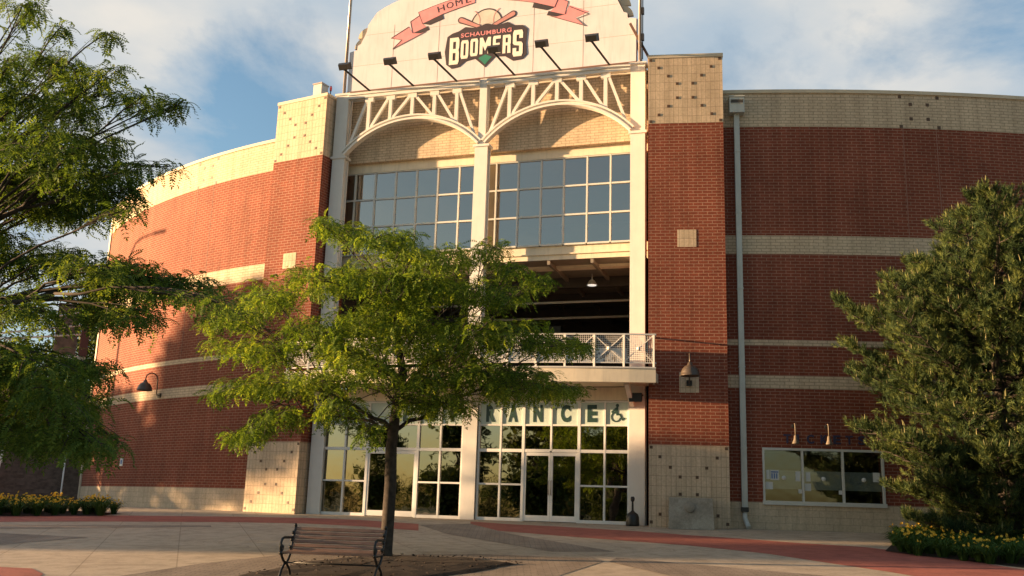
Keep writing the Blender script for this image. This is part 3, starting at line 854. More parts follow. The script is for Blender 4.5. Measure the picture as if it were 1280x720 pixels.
# ------------------------------------------------------------------ big upper windows
zr = [9.36, 10.42, 11.47, 12.52]
for us_ in ([-5.56, -5.22, -4.39, -3.55, -2.72, -1.88, -1.05, -0.16], [-11.50, -10.82, -10.0, -9.16, -8.32, -7.48, -6.64, -5.74]):
    win = part('upper_window', B)
    f = MB()
    for u in us_[0:]:
        f.box(u - .028, u + .028, 0.72, 0.82, zr[0], zr[-1])
    for i, z in enumerate(zr):
        for a, b_ in zip(us_, us_[1:]):
            f.box(a + .028, b_ - .028, 0.725, 0.815, z - .03, z + .03)
    f.build('frame', M_FRAME, win)
    gl = MB()
    for a, b_ in zip(us_, us_[1:]):
        for z0, z1 in zip(zr, zr[1:]):
            j1, j2 = random.uniform(-.009, .009), random.uniform(-.007, .007)
            gl.face([fp(a + .03, .775 - j1 - j2, z0 + .03), fp(b_ - .03, .775 + j1 - j2, z0 + .03), fp(b_ - .03, .775 + j1 + j2, z1 - .03), fp(a + .03, .775 - j1 + j2, z1 - .03)])
    gl.build('glass', M_GLASS_UP, win)
# rooms behind: function hall, concourse and lobby
def room(name, u0, u1, d0, d1, z0, z1, m, mc):
    k = MB(); P = fp
    k.face([P(u0, d1, z0), P(u1, d1, z0), P(u1, d1, z1), P(u0, d1, z1)])
    k.face([P(u0, d0, z0), P(u0, d1, z0), P(u0, d1, z1), P(u0, d0, z1)])
    k.face([P(u1, d1, z0), P(u1, d0, z0), P(u1, d0, z1), P(u1, d1, z1)])
    k.face([P(u0, d0, z0), P(u1, d0, z0), P(u1, d1, z0), P(u0, d1, z0)])
    o = k.build(name, m, B, recalc=False)
    k = MB(); k.face([P(u0, d0, z1), P(u0, d1, z1), P(u1, d1, z1), P(u1, d0, z1)])
    k.build('ceiling', mc, o, recalc=False)
    return o
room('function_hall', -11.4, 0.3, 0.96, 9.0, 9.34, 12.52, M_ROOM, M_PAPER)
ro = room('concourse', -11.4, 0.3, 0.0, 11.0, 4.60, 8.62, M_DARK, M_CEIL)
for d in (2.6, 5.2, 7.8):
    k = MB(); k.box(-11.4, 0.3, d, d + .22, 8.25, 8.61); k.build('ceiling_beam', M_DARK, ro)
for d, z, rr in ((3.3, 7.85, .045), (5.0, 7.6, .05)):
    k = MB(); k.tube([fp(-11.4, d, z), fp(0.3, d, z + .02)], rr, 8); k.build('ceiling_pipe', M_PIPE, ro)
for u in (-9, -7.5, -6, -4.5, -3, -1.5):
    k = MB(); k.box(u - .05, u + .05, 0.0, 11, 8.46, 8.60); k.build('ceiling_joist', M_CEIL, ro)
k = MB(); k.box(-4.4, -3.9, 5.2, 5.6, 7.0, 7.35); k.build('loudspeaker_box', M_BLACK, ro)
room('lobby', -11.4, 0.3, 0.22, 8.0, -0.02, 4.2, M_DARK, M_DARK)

# ------------------------------------------------------------------ entrance glazing and doors
def glazing(us_, door):
    sf = part('entrance_glazing', B)
    f = MB()
    d0, d1 = 0.06, 0.20
    zt = 3.87
    ja, jm, jb = door
    for u in us_:
        z0 = 2.25 if u == jm else -0.02
        wd = .045 if u in (ja, jb) else .03
        f.box(u - wd, u + wd, d0, d1, z0, zt)
    for a, b_ in zip(us_, us_[1:]):
        indoor = ja <= a and b_ <= jb
        for z in ((0.05, 1.16, 2.25, 3.08, 3.84) if not indoor else (2.25, 3.08, 3.84)):
            h = .05 if z in (.05, 2.25) else .028
            f.box(a + .03, b_ - .03, d0 + .006, d1 - .006, z - h, z + h)
    f.build('frame', M_WHITE, sf)
    gl = MB()
    for a, b_ in zip(us_, us_[1:]):
        indoor = ja <= a and b_ <= jb
        rows = ((0.1, 1.13), (1.19, 2.2), (2.3, 3.05)) if not indoor else ((2.3, 3.05),)
        for z0, z1 in rows:
            j1, j2 = random.uniform(-.003, .003), random.uniform(-.004, .004)
            gl.face([fp(a + .03, .13 - j1 - j2, z0), fp(b_ - .03, .13 + j1 - j2, z0), fp(b_ - .03, .13 + j1 + j2, z1), fp(a + .03, .13 - j1 + j2, z1)])
    gl.build('glass', M_GLASS_LO, sf)
    for a, b_ in zip(us_, us_[1:]):
        k = MB(); k.box(a + .03, b_ - .03, .10, .14, 3.11, 3.81); k.build('letter_panel', M_PANEL, sf)
    for a, b_, hs in ((ja + .045, jm - .004, 1), (jm + .004, jb - .045, -1)):
        dr = part('entrance_door', B)
        k = MB()
        k.box(a, a + .07, .075, .15, 0.02, 2.19); k.box(b_ - .07, b_, .075, .15, 0.02, 2.19)
        k.box(a + .07, b_ - .07, .078, .147, 0.02, 0.20); k.box(a + .07, b_ - .07, .078, .147, 2.09, 2.19)
        k.build('door_frame', M_WHITE, dr)
        k = MB(); k.face([fp(a + .07, .11, .2), fp(b_ - .07, .112, .2), fp(b_ - .07, .112, 2.09), fp(a + .07, .11, 2.09)]); k.build('glass', M_GLASS_LO, dr)
        hx = b_ - .035 if hs == 1 else a + .035
        k = MB(); k.tube([fp(hx, .075, 0.85), fp(hx, .02, 0.87), fp(hx, .02, 1.28), fp(hx, .075, 1.30)], 0.016, 6); k.build('handle', M_POLE, dr)
    return sf


gR = glazing([-5.28, -4.52, -3.74, -2.80, -1.87, -1.03, -0.26], (-3.74, -2.80, -1.87))
gL = glazing([-11.0, -10.18, -9.33, -8.37, -7.46, -6.65, -5.87], (-9.33, -8.37, -7.46))
k = MB(); k.box(-11.0, -5.83, .05, .35, 3.88, 4.30); k.box(-5.31, -0.23, .05, .35, 3.88, 4.30); k.build('fascia_panel', M_FASCIA, B)

# letters on the pale panels
_dg = None


def text_mesh(body, bold=0.0, extrude=0.01, spacing=1.0, shear=0.0):
    c = bpy.data.curves.new('text', 'FONT')
    c.body = body; c.size = 1.0; c.extrude = extrude; c.offset = bold; c.space_character = spacing; c.shear = shear
    c.resolution_u = 6
    o = bpy.data.objects.new('text', c); COL.objects.link(o)
    bpy.context.view_layer.update()
    me = bpy.data.meshes.new_from_object(o.evaluated_get(bpy.context.evaluated_depsgraph_get()))
    bpy.data.objects.remove(o); bpy.data.curves.remove(c)
    return me


def letter(name, body, m, parent, place, w, h, bold=0.0, thick=0.01, spacing=1.0, shear=0.0):
    # place(x, y, t): x in 0..w, y in 0..h, t towards the viewer -> world
    me = text_mesh(body, bold, 0.01, spacing, shear)
    n = len(me.vertices)
    co = np.empty(n * 3); me.vertices.foreach_get('co', co); co = co.reshape(-1, 3)
    mn, mx = co.min(0), co.max(0)
    off = Vector((0, 0, 0)); o = parent
    while o is not None:
        off += o.location; o = o.parent
    out = []
    for p in co:
        q = place((p[0] - mn[0]) / (mx[0] - mn[0]) * w, (p[1] - mn[1]) / (mx[1] - mn[1]) * h, (p[2] - mn[2]) / 0.02 * thick) - off
        out += [q.x, q.y, q.z]
    me.vertices.foreach_set('co', out)
    me.materials.clear(); me.materials.append(m)
    me.name = name
    o = bpy.data.objects.new(name, me); COL.objects.link(o); o.parent = parent
    return o


def on_fac(u, d, z):
    return lambda x, y, t: fp(u + x, d - t, z + y)


mids = lambda L_: [(a + b_) / 2 for a, b_ in zip(L_, L_[1:])]
mR = mids([-5.28, -4.52, -3.74, -2.80, -1.87, -1.03, -0.26])
mL = mids([-11.0, -10.18, -9.33, -8.37, -7.46, -6.65, -5.87])
for ch, u in zip('ENT', mL[3:]):
    letter('letter', ch, M_GREEN, gL, on_fac(u - .16, .099, 3.18), .32, .56, 0.05, .012)
for ch, u in zip('RANCE', mR[:5]):
    letter('letter', ch, M_GREEN, gR, on_fac(u - .16, .099, 3.18), .32, .56, 0.05, .012)
# wheelchair symbol
def disc(k, u, z, r0, r1, d, t, n=22, a0=0.0, a1=2 * math.pi):
    for i in range(n):
        t0 = a0 + (a1 - a0) * i / n; t1 = a0 + (a1 - a0) * (i + 1) / n
        q = [(u + r * math.cos(t_), z + r * math.sin(t_)) for r, t_ in ((r0, t0), (r1, t0), (r1, t1), (r0, t1))]
        k.prism([fp(a, d, b_) for a, b_ in q], N * t)


def poly2(k, pts, d, t, ox=0, oz=0):
    k.prism([fp(ox + a, d, oz + b_) for a, b_ in pts], N * t)


for mids_, gz in ((mR, gR), (mL, gL)):
    k = MB(); ou, oz = (mids_[5] if gz is gR else mids_[0]), 3.46
    disc(k, ou + .02, oz + .255, 0.0, .055, .099, .012, 14)
    disc(k, ou - .03, oz - .11, .125, .165, .099, .012, 20, R(100), R(350))
    poly2(k, [(-.03, .20), (.05, .20), (.04, .02), (.02, -.02), (-.06, -.0)], .099, .012, ou, oz)
    poly2(k, [(-.03, .19), (-.01, .13), (-.15, .01), (-.19, .05)], .099, .0125, ou, oz)
    poly2(k, [(-.02, .0), (.12, .0), (.20, -.16), (.26, -.13), (.28, -.17), (.18, -.23), (.08, -.05), (-.02, -.06)], .099, .013, ou, oz)
    k.build('access_symbol', M_GREEN, gz)

# ------------------------------------------------------------------ balcony
BC = -5.62; BRAD = 30.0; BDC = BRAD - 1.92
def bth(u): return math.asin((u - BC) / BRAD)
def bpt(t, z, o=0.0): return fp(BC + (BRAD + o) * math.sin(t), BDC - (BRAD + o) * math.cos(t), z)
bt0, bt1 = bth(-12.0), bth(0.82)
bal = part('balcony', B)
def arcwall(k, t0, t1, z0, z1, oo, oi, n=16):
    for i in range(n):
        a = t0 + (t1 - t0) * i / n; b_ = t0 + (t1 - t0) * (i + 1) / n
        k.hexa(bpt(a, z0, oo), bpt(b_, z0, oo), bpt(b_, z0, oi), bpt(a, z0, oi), bpt(a, z1, oo), bpt(b_, z1, oo), bpt(b_, z1, oi), bpt(a, z1, oi))
k = MB()
n = 18
top = [bpt(bt0 + (bt1 - bt0) * i / n, 4.60, -.12) for i in range(n + 1)]
poly = top + [fp(0.80, 0.04, 4.6), fp(-11.98, 0.04, 4.6)]
k.prism([p - ZV * .28 for p in poly], ZV * .28)
k.build('floor_slab', M_FASCIA, bal)
k = MB(); arcwall(k, bt0, bt1, 4.27, 4.70, 0, -.12)
e0, e1 = bpt(bt1, 4.27, -.0), fp(0.80, -0.45, 4.27)
k.prism([bpt(bt1, 4.27, 0), bpt(bt1, 4.27, -.9), bpt(bt1, 4.27, -.9) - U * .06, bpt(bt1, 4.27, 0) - U * .06], ZV * .43)
k.build('edge_beam', M_FASCIA, bal)
k = MB(); arcwall(k, bt0, bt1, 4.70, 4.745, .03, -.1); k.build('edge_trim', M_STEEL, bal)
npan = 14
pts_t = [bt0 + .002 + (bt1 - bt0 - .004) * i / npan for i in range(npan + 1)]
k = MB(); arcwall(k, bt0, bt1, 5.74, 5.79, -.02, -.07, npan); arcwall(k, bt0, bt1, 4.86, 4.895, -.03, -.06, npan)
for z0, z1 in ((5.74, 5.79), (4.86, 4.895)):
    k.bar(bpt(bt1, (z0 + z1) / 2, -.045), bpt(bt1, (z0 + z1) / 2, -.95), .045, z1 - z0)
k.build('rail', M_STEEL, bal)
for t in pts_t:
    k = MB(); k.bar(bpt(t, 4.74, -.045), bpt(t, 5.74, -.045), .06, .06, N); k.build('railing_post', M_STEEL, bal)
k = MB(); k.bar(bpt(bt1, 4.7, -.9), bpt(bt1, 5.76, -.9), .06, .06, N); k.build('railing_post', M_STEEL, bal)
for a, b_ in zip(pts_t, pts_t[1:]):
    k = MB()
    pa, pb = bpt(a, 4.895, -.05), bpt(b_, 4.895, -.05)
    for i in range(1, 15):
        p = pa.lerp(pb, i / 15); k.bar(p, p + ZV * .845, .010, .010, N)
    for j in range(1, 14):
        k.bar(pa + ZV * (.845 * j / 14), pb + ZV * (.845 * j / 14), .010, .010, N)
    k.build('wire_mesh', M_STEEL, bal)
    k = MB()
    k.bar(pa + N * .012, pb + ZV * .845 + N * .012, .026, .012, N); k.bar(pb + N * .026, pa + ZV * .845 + N * .026, .026, .012, N)
    c_ = pa.lerp(pb, .5) + ZV * .4225 + N * .03
    k.lathe(c_, [(0, .02), (.06, .02), (.06, -.02), (0, -.02)], 12, N)
    k.build('cross_brace', M_STEEL, bal)
for u in (-11.05, -5.57, -0.12):
    k = MB(); k.bar(fp(u, -.03, 3.72), fp(u, -1.0, 4.30), .14, .16); k.build('bracket', M_STEEL, bal)

# ------------------------------------------------------------------ ticket window
tw = part('ticket_window', B)
k = MB()
tt = [W0, cth(CR, 5.0), cth(CR, 6.17), W1]
for t in tt:
    curved(k, CR, t - .03 / 48, t + .03 / 48, 0.86, 2.38, 0.03, -.10, 1)
curved(k, CR, W0 - .03 / 48, W1 + .03 / 48, 2.38, 2.45, 0.03, -.10, 6)
k.build('frame', M_FRAME, tw, recalc=False)
k = MB(); curved(k, CR, W0 - .05 / 48, W1 + .05 / 48, 0.74, 0.86, 0.08, -.10, 6); k.build('sill', M_FRAME, tw, recalc=False)
for a, b_ in zip(tt, tt[1:]):
    k = MB()
    k.face([cpt(CR, a + .03 / 48, .86, -.04), cpt(CR, b_ - .03 / 48, .86, -.04), cpt(CR, b_ - .03 / 48, 2.38, -.04), cpt(CR, a + .03 / 48, 2.38, -.04)])
    k.build('glass', M_GLASS_TK, tw, recalc=False)
    k = MB(); curved(k, CR, a + .03 / 48, b_ - .03 / 48, 1.22, 1.78, -.14, -.15, 1); k.build('blind', M_BLIND, tw, recalc=False)
    m_ = (a + b_) / 2 + .02 / 48
    k = MB(); o = cpt(CR, m_, 1.55, -.03)
    k.lathe(o, [(.0, .012), (.065, .012), (.065, 0)], 16, N); k.build('speak_hole', M_PAPER, tw)
for t, z0, z1, w in ((W0 + .08 / 48, 1.50, 1.78, .10), (W0 + .20 / 48, 1.48, 1.78, .26), (tt[1] - .21 / 48, 1.46, 1.76, .14), (tt[1] + .09 / 48, 1.46, 1.74, .14),
                     (W0 + .05 / 48, 1.20, 1.42, .22), (tt[1] + .06 / 48, 1.18, 1.40, .18), (tt[1] - .14 / 48, 1.10, 1.22, .10), (tt[2] - .14 / 48, 1.10, 1.22, .10), (W1 - .3 / 48, 1.5, 1.78, .2)):
    k = MB(); curved(k, CR, t, t + w / 48.3, z0, z1, -.030, -.036, 1); o = k.build('paper_notice', M_PAPER, tw, recalc=False)
k = MB(); curved(k, CR, W0 + .22 / 48, W0 + .44 / 48, 1.70, 1.74, -.026, -.029, 1)
for j in range(3):
    curved(k, CR, W0 + (.23 + .07 * j) / 48, W0 + (.27 + .07 * j) / 48, 1.52, 1.68, -.026, -.029, 1)
k.build('printed_rows', M_BLUE, tw, recalc=False)
k = MB()
for t0, t1 in ((W0 - .01, W1 + .01),):
    for z, nm in ((0.80, 0), (2.42, 1)):
        k.face([cpt(CR, t0, z, -.4), cpt(CR, t1, z, -.4), cpt(CR, t1, z, -2.6), cpt(CR, t0, z, -2.6)])
    k.face([cpt(CR, t0, .8, -2.6), cpt(CR, t1, .8, -2.6), cpt(CR, t1, 2.42, -2.6), cpt(CR, t0, 2.42, -2.6)])
    for t in (t0, t1):
        k.face([cpt(CR, t, .8, -.4), cpt(CR, t, .8, -2.6), cpt(CR, t, 2.42, -2.6), cpt(CR, t, 2.42, -.4)])
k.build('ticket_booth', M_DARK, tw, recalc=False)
for ch, u in zip('TICKETS', (4.47, 4.83, 5.15, 5.55, 5.92, 6.28, 6.64)):
    t = cth(CR, u); P_ = cpt(CR, t, 2.60, .004)
    tx = Vector((math.cos(FAC_A := math.atan2(U.y, U.x) + t), math.sin(FAC_A), 0)); tn = Vector((tx.y, -tx.x, 0))
    letter('letter', ch, M_NAVY, tw, lambda x, y, t_, P_=P_, tx=tx, tn=tn: P_ + tx * x + tn * t_ + ZV * y, .09 if ch == 'I' else .22, .27, 0.03, .03)

# ------------------------------------------------------------------ downspout
ds = part('downspout', B)
t = cth(CR, 3.27)
wallp = cpt(CR, t, 0, 0)
DF = Frame(wallp, math.atan2(U.y, U.x) + t)
k = MB()
k.box(-.24, .24, -.36, -.01, 13.32, 13.86, DF); k.box(-.20, .20, -.375, -.36, 13.62, 13.78, DF)
k.box(-.26, .26, -.39, -.005, 13.86, 13.90, DF)
k.build('leader_head', M_PIPE, ds)
k = MB(); k.box(-.20, .20, -.379, -.376, 13.64, 13.76, DF); k.build('overflow_slot', M_DARK, ds)
k = MB(); k.box(-.085, .085, -.20, -.03, 0.62, 13.32, DF)
for z in (12.0, 9.9, 7.4, 4.9, 2.4):
    k.box(-.10, .10, -.215, -.02, z, z + .04, DF)
k.build('pipe', M_PIPE, ds)
k = MB(); k.box(-.105, .105, -.23, -.02, 0.50, 0.64, DF); k.build('collar', M_BLACK, ds)
k = MB(); k.tube([DF.p(0, -.12, .52), DF.p(0.0, -.12, .32), DF.p(0.05, -.16, .16), DF.p(0.09, -.26, .04)], .075, 10); k.build('shoe', M_PAPER, ds)

# ================================================================== ENTRANCE SIGN BOARD
SG = thing('entrance_sign', 'huge cream signboard with stepped arched top, pink ribbon and team lettering above the steel arches', 'sign', fp(-5.65, .3, 15.45))
cu = -5.66
def outline():
    h = [(5.56, 15.72), (5.57, 17.36), (5.26, 17.42), (5.25, 17.60), (5.12, 17.66), (4.90, 18.15), (4.87, 18.42)]
    for i in range(1, 15):
        x = 4.87 * (1 - i / 14)
        h.append((x, 18.42 + 1.55 * math.sqrt(max(0, 1 - (x / 4.87) ** 1.55)) * 0.93 + 0.02))
    right = [(cu + x, z) for x, z in h]
    left = [(cu - x, z) for x, z in h[:-1]][::-1]
    return right + left
ol = outline()
k = MB(); k.prism([fp(a, .42, b_) for a, b_ in ol], N * .10); k.build('sign_face', M_SIGN, SG)
k = MB(); k.prism([fp(a, .50, b_) for a, b_ in [(cu + (x - cu) * 1.004, z + (.02 if z > 16 else -.03)) for x, z in ol]], N * .078); k.build('edge_trim', M_RUST, SG)
k = MB(); k.box(cu - 5.57, cu + 5.57, .30, .50, 15.645, 15.716); k.build('bottom_rail', M_RUST, SG)
k = MB()
for u in (-9.4, -7.55, -5.7, -3.85, -2.0):
    k.box(u - .006, u + .006, .316, .32, 15.72, 18.3)
for z in (16.75, 18.0):
    k.box(cu - 5.5 if z < 17 else cu - 4.9, cu + 5.5 if z < 17 else cu + 4.9, .317, .3198, z - .005, z + .005)
k.build('panel_seam', M_SEAM, SG)
for s in (-1, 1):
    k = MB()
    disc(k, cu + s * 5.02, 17.55, .0, .42, .56, .12, 12, R(0 if s > 0 else 90), R(90 if s > 0 else 180))
    disc(k, cu + s * 4.92, 18.0, .0, .42, .60, .10, 12, R(0 if s > 0 else 90), R(90 if s > 0 else 180))
    k.build('scroll_ornament', M_COPING, SG)
for u in (-10.6, -8.1, -5.6, -3.1, -0.8):
    k = MB(); k.bar(fp(u, .40, 15.40), fp(u, .40, 15.66), .10, .10, N); k.build('support_post', M_POLE, SG)
for u in (-10.9, -5.6, -0.2):
    k = MB(); k.bar(fp(u, .52, 17.0), fp(u + .25, 1.9, 15.38), .07, .07, N); k.build('rear_brace', M_RUST, SG)
dF = .318
k = MB()
poly2(k, [(-8.44, 18.68), (-7.9, 18.84), (-7.34, 18.98), (-6.75, 19.08), (-6.16, 19.12), (-6.17, 18.78), (-6.8, 18.64), (-7.43, 18.48), (-8.24, 18.18)], dF, .012)
poly2(k, [(-8.75, 18.33), (-8.36, 18.56), (-8.24, 18.18), (-8.0, 17.97), (-8.63, 17.84)], dF, .006)
poly2(k, [(-9.52, 17.74), (-8.80, 18.13), (-8.63, 17.84), (-8.0, 17.97), (-8.1, 17.84), (-9.43, 17.28), (-9.07, 17.62)], dF, .004)
k.build('ribbon', M_PINK, SG); k = MB()
sgn = lambda pts: [(2 * cu - a, b_) for a, b_ in pts]
poly2(k, sgn([(-8.44, 18.68), (-7.9, 18.84), (-7.34, 18.98), (-6.75, 19.08), (-6.16, 19.12), (-6.17, 18.78), (-6.8, 18.64), (-7.43, 18.48), (-8.24, 18.18)]), dF, .012)
poly2(k, sgn([(-8.75, 18.33), (-8.36, 18.56), (-8.24, 18.18), (-8.0, 17.97), (-8.63, 17.84)]), dF, .006)
poly2(k, sgn([(-9.52, 17.84), (-8.80, 18.18), (-8.63, 17.84), (-8.0, 17.97), (-8.1, 17.84), (-9.33, 17.34), (-9.02, 17.66)]), dF, .004)
k.build('ribbon', M_PINK, SG)
for fl in (lambda p: p, sgn):
    k = MB()
    poly2(k, fl([(-8.24, 18.18), (-7.45, 18.46), (-7.40, 18.28), (-7.95, 18.10)]), dF, .0135)
    poly2(k, fl([(-8.63, 17.84), (-8.02, 18.06), (-7.95, 17.90), (-8.30, 17.80)]), dF, .0075)
    k.build('ribbon_fold', M_INK, SG)
# thin ink outline of the ribbon
k = MB()
for fl in (lambda p: p, sgn):
    L_ = fl([(-8.44, 18.68), (-7.9, 18.84), (-7.34, 18.98), (-6.75, 19.08), (-6.16, 19.12)])
    L2 = fl([(-8.44, 18.68), (-8.24, 18.18), (-7.43, 18.48), (-6.8, 18.64), (-6.17, 18.78)])
    L3 = fl([(-8.36, 18.56), (-8.75, 18.33), (-8.63, 17.84)])
    L4 = fl([(-8.80, 18.13), (-9.52, 17.74), (-9.07, 17.62), (-9.43, 17.28), (-8.1, 17.84)])
    for LL in (L_, L2, L3, L4):
        for a, b_ in zip(LL, LL[1:]):
            k.bar(fp(a[0], dF - .013, a[1]), fp(b_[0], dF - .013, b_[1]), .018, .004, N)
k.build('ribbon_outline', M_INK, SG)
for ch, u, z, an in (('H', -7.62, 18.56, 15), ('O', -7.27, 18.655, 13), ('M', -6.92, 18.73, 11), ('E', -6.52, 18.80, 9)):
    ca, sa = math.cos(R(an)), math.sin(R(an))
    letter('ribbon_letter', ch, M_INK, SG, lambda x, y, t_, u=u, z=z, ca=ca, sa=sa: fp(u + x * ca - y * sa, dF - .012 - t_, z + x * sa + y * ca), .20 if ch == 'E' else .27, .25, 0.0, .006)
# badge behind the lettering: ball, bats, dark backing, green home plate
k = MB(); disc(k, -5.67, 17.86, 0, .62, dF, .006, 28, 0, math.pi); k.build('badge_rim', M_INK, SG)
k = MB(); disc(k, -5.67, 17.86, 0, .565, dF - .006, .004, 28, 0, math.pi); k.build('baseball', M_BALL, SG)
k = MB()
for s in (-1, 1):
    disc(k, -5.67 + s * .78, 18.0, .50, .53, dF - .0105, .003, 14, R(125 if s > 0 else -15), R(195 if s > 0 else 55))
k.build('ball_stitching', M_PINK2, SG)
for s in (-1, 1):
    for w, m, dd, nm in ((.13, M_INK, .012, 'bat_outline'), (.085, M_PINK2, .016, 'bat')):
        k = MB(); a = (-5.67 + s * .25, 17.75); b_ = (-5.67 + s * 1.02, 18.13)
        L_ = math.hypot(b_[0] - a[0], b_[1] - a[1]); tx, tz = (b_[0] - a[0]) / L_, (b_[1] - a[1]) / L_
        pl = [(a[0] - tz * w * .6, a[1] + tx * w * .6), (b_[0] - tz * w, b_[1] + tx * w)]
        for q in range(1, 6):
            an = math.pi / 2 - math.pi * q / 6
            pl.append((b_[0] + (tx * math.cos(an) - tz * math.sin(an)) * w, b_[1] + (tz * math.cos(an) + tx * math.sin(an)) * w))
        pl += [(b_[0] + tz * w, b_[1] - tx * w), (a[0] + tz * w * .6, a[1] - tx * w * .6)]
        poly2(k, pl, dF, dd); k.build(nm, m, SG)
k = MB()
poly2(k, [(-7.2, 17.50), (-7.0, 17.62), (-6.75, 17.68), (-6.5, 17.82), (-6.1, 17.74), (-5.67, 17.86), (-5.2, 17.74), (-4.85, 17.82), (-4.6, 17.66), (-4.25, 17.62), (-4.08, 17.45), (-4.12, 16.9), (-4.08, 16.45), (-4.25, 16.28),
          (-4.6, 16.25), (-4.9, 16.46), (-5.35, 16.50), (-5.67, 16.52), (-6.1, 16.50), (-6.45, 16.44), (-6.7, 16.24), (-6.98, 16.20), (-7.2, 16.38), (-7.28, 16.9)], dF, .020)
k.build('badge_backing', M_INK, SG)
k = MB(); poly2(k, [(-6.08, 16.51), (-5.67, 16.52), (-5.28, 16.51), (-5.67, 16.12)], dF, .016); k.build('plate_outline', M_INK, SG)
k = MB(); poly2(k, [(-5.94, 16.50), (-5.67, 16.62), (-5.42, 16.50), (-5.67, 16.22)], dF, .0225); k.build('home_plate', M_LOGOG, SG)
def rc(x0, x1, y0, y1): return [(x0, y0), (x1, y0), (x1, y1), (x0, y1)]
BLOCK = {
    'B': [rc(0, .36, 0, 1), rc(.36, .66, .85, 1), rc(.36, .66, .43, .58), rc(.36, .66, 0, .15), [(.66, .53), (.93, .53), (1, .62), (1, .9), (.9, 1), (.66, 1)], [(.66, 0), (.9, 0), (1, .1), (1, .42), (.93, .53), (.66, .53)]],
    'O': [[(0, .13), (.12, 0), (.36, 0), (.36, 1), (.12, 1), (0, .87)], [(.64, 0), (.88, 0), (1, .13), (1, .87), (.88, 1), (.64, 1)], rc(.36, .64, .83, 1), rc(.36, .64, 0, .17)],
    'M': [rc(0, .27, 0, 1), rc(.73, 1, 0, 1), [(.27, 1), (.27, .52), (.5, .18), (.5, .62)], [(.73, 1), (.5, .62), (.5, .18), (.73, .52)]],
    'E': [[(0, .1), (.1, 0), (.38, 0), (.38, 1), (.1, 1), (0, .9)], rc(.38, 1, 0, .18), rc(.38, .88, .42, .58), rc(.38, 1, .82, 1)],
    'R': [rc(0, .36, 0, 1), rc(.36, .64, .84, 1), rc(.36, .64, .42, .58), [(.64, .42), (.92, .42), (1, .54), (1, .88), (.9, 1), (.64, 1)], [(.60, 0), (1, 0), (.96, .42), (.60, .42)]],
    'S': [[(0, .82), (1, .82), (1, .9), (.9, 1), (.1, 1), (0, .9)], rc(0, .36, .56, .82), rc(.64, 1, .68, .82), [(0, .56), (0, .50), (.14, .44), (.64, .40), (1, .40), (1, .46), (.86, .54), (.36, .56)],
          rc(.64, 1, .18, .40), rc(0, .36, .18, .32), [(0, .18), (0, .1), (.1, 0), (.9, 0), (1, .1), (1, .18)]],
}
for ch, u0, u1, z1, z0 in (('B', -7.09, -6.71, 17.43, 16.35), ('O', -6.64, -6.34, 17.28, 16.54), ('O', -6.27, -5.97, 17.30, 16.60), ('M', -5.90, -5.47, 17.30, 16.64),
                           ('E', -5.39, -5.09, 17.31, 16.62), ('R', -5.01, -4.70, 17.30, 16.57), ('S', -4.62, -4.24, 17.44, 16.40)):
    k = MB()
    for pl in BLOCK[ch]:
        poly2(k, [(x * (u1 - u0), y * (z1 - z0)) for x, y in pl], dF - .0205, .010, u0, z0)
    k.build('team_letter', M_LOGOW, SG, recalc=False)
letter('team_letter', 'SCHAUMBURG', M_PINK, SG, on_fac(-6.66, dF - .020, 17.40), 1.98, .17, 0.02, .010, 1.1)

# ================================================================== THINGS ON AND AROUND THE BUILDING
flood_u = [-10.09, -8.31, -6.60, -4.40, -2.70, -0.95]
flood_lab = ['black floodlight at the left end of the arch beam, nearest the left flagpole',
             'black floodlight in front of the sign, below the left ribbon tail',
             'black floodlight on a slim arm just left of the big team lettering',
             'black floodlight on a slim arm whose head overlaps the green plate under the team lettering',
             'black floodlight on a slim arm just right of the team lettering',
             'black floodlight at the right end of the sign, nearest the right flagpole']
F0 = None
for u, lb in zip(flood_u, flood_lab):
    loc = fp(u, 0, 15.45)
    if F0 is None:
        F0 = thing('floodlight', lb, 'floodlight', loc, 0, 'floodlights on the arch beam')
        tip = loc - U * .30 + N * 1.58 + ZV * .24
        k = MB(); k.tube([loc + N * .02, loc + N * .05 + ZV * .05, tip], .038, 8); k.lathe(loc, [(.0, .03), (.09, .03), (.09, 0)], 10); k.build('arm', M_BLACK, F0)
        k = MB()
        ax = (-N * .8 + ZV * .6).normalized(); upv = (N * .6 + ZV * .8).normalized()
        c_ = tip + ZV * .10
        a, b_, cc = U * .23, ax * .10, upv * .10
        k.hexa(c_ - a * 1.05 + b_ - cc * 1.3, c_ + a * 1.05 + b_ - cc * 1.3, c_ + a * .8 - b_ - cc, c_ - a * .8 - b_ - cc,
               c_ - a * 1.05 + b_ + cc * 1.3, c_ + a * 1.05 + b_ + cc * 1.3, c_ + a * .8 - b_ + cc, c_ - a * .8 - b_ + cc)
        k.build('lamp_head', M_BLACK, F0)
        k = MB(); k.bar(tip - ZV * .02, c_ - ZV * .02, .10, .10, N); k.build('yoke', M_BLACK, F0)
    else:
        copy_thing(F0, loc, label=lb)

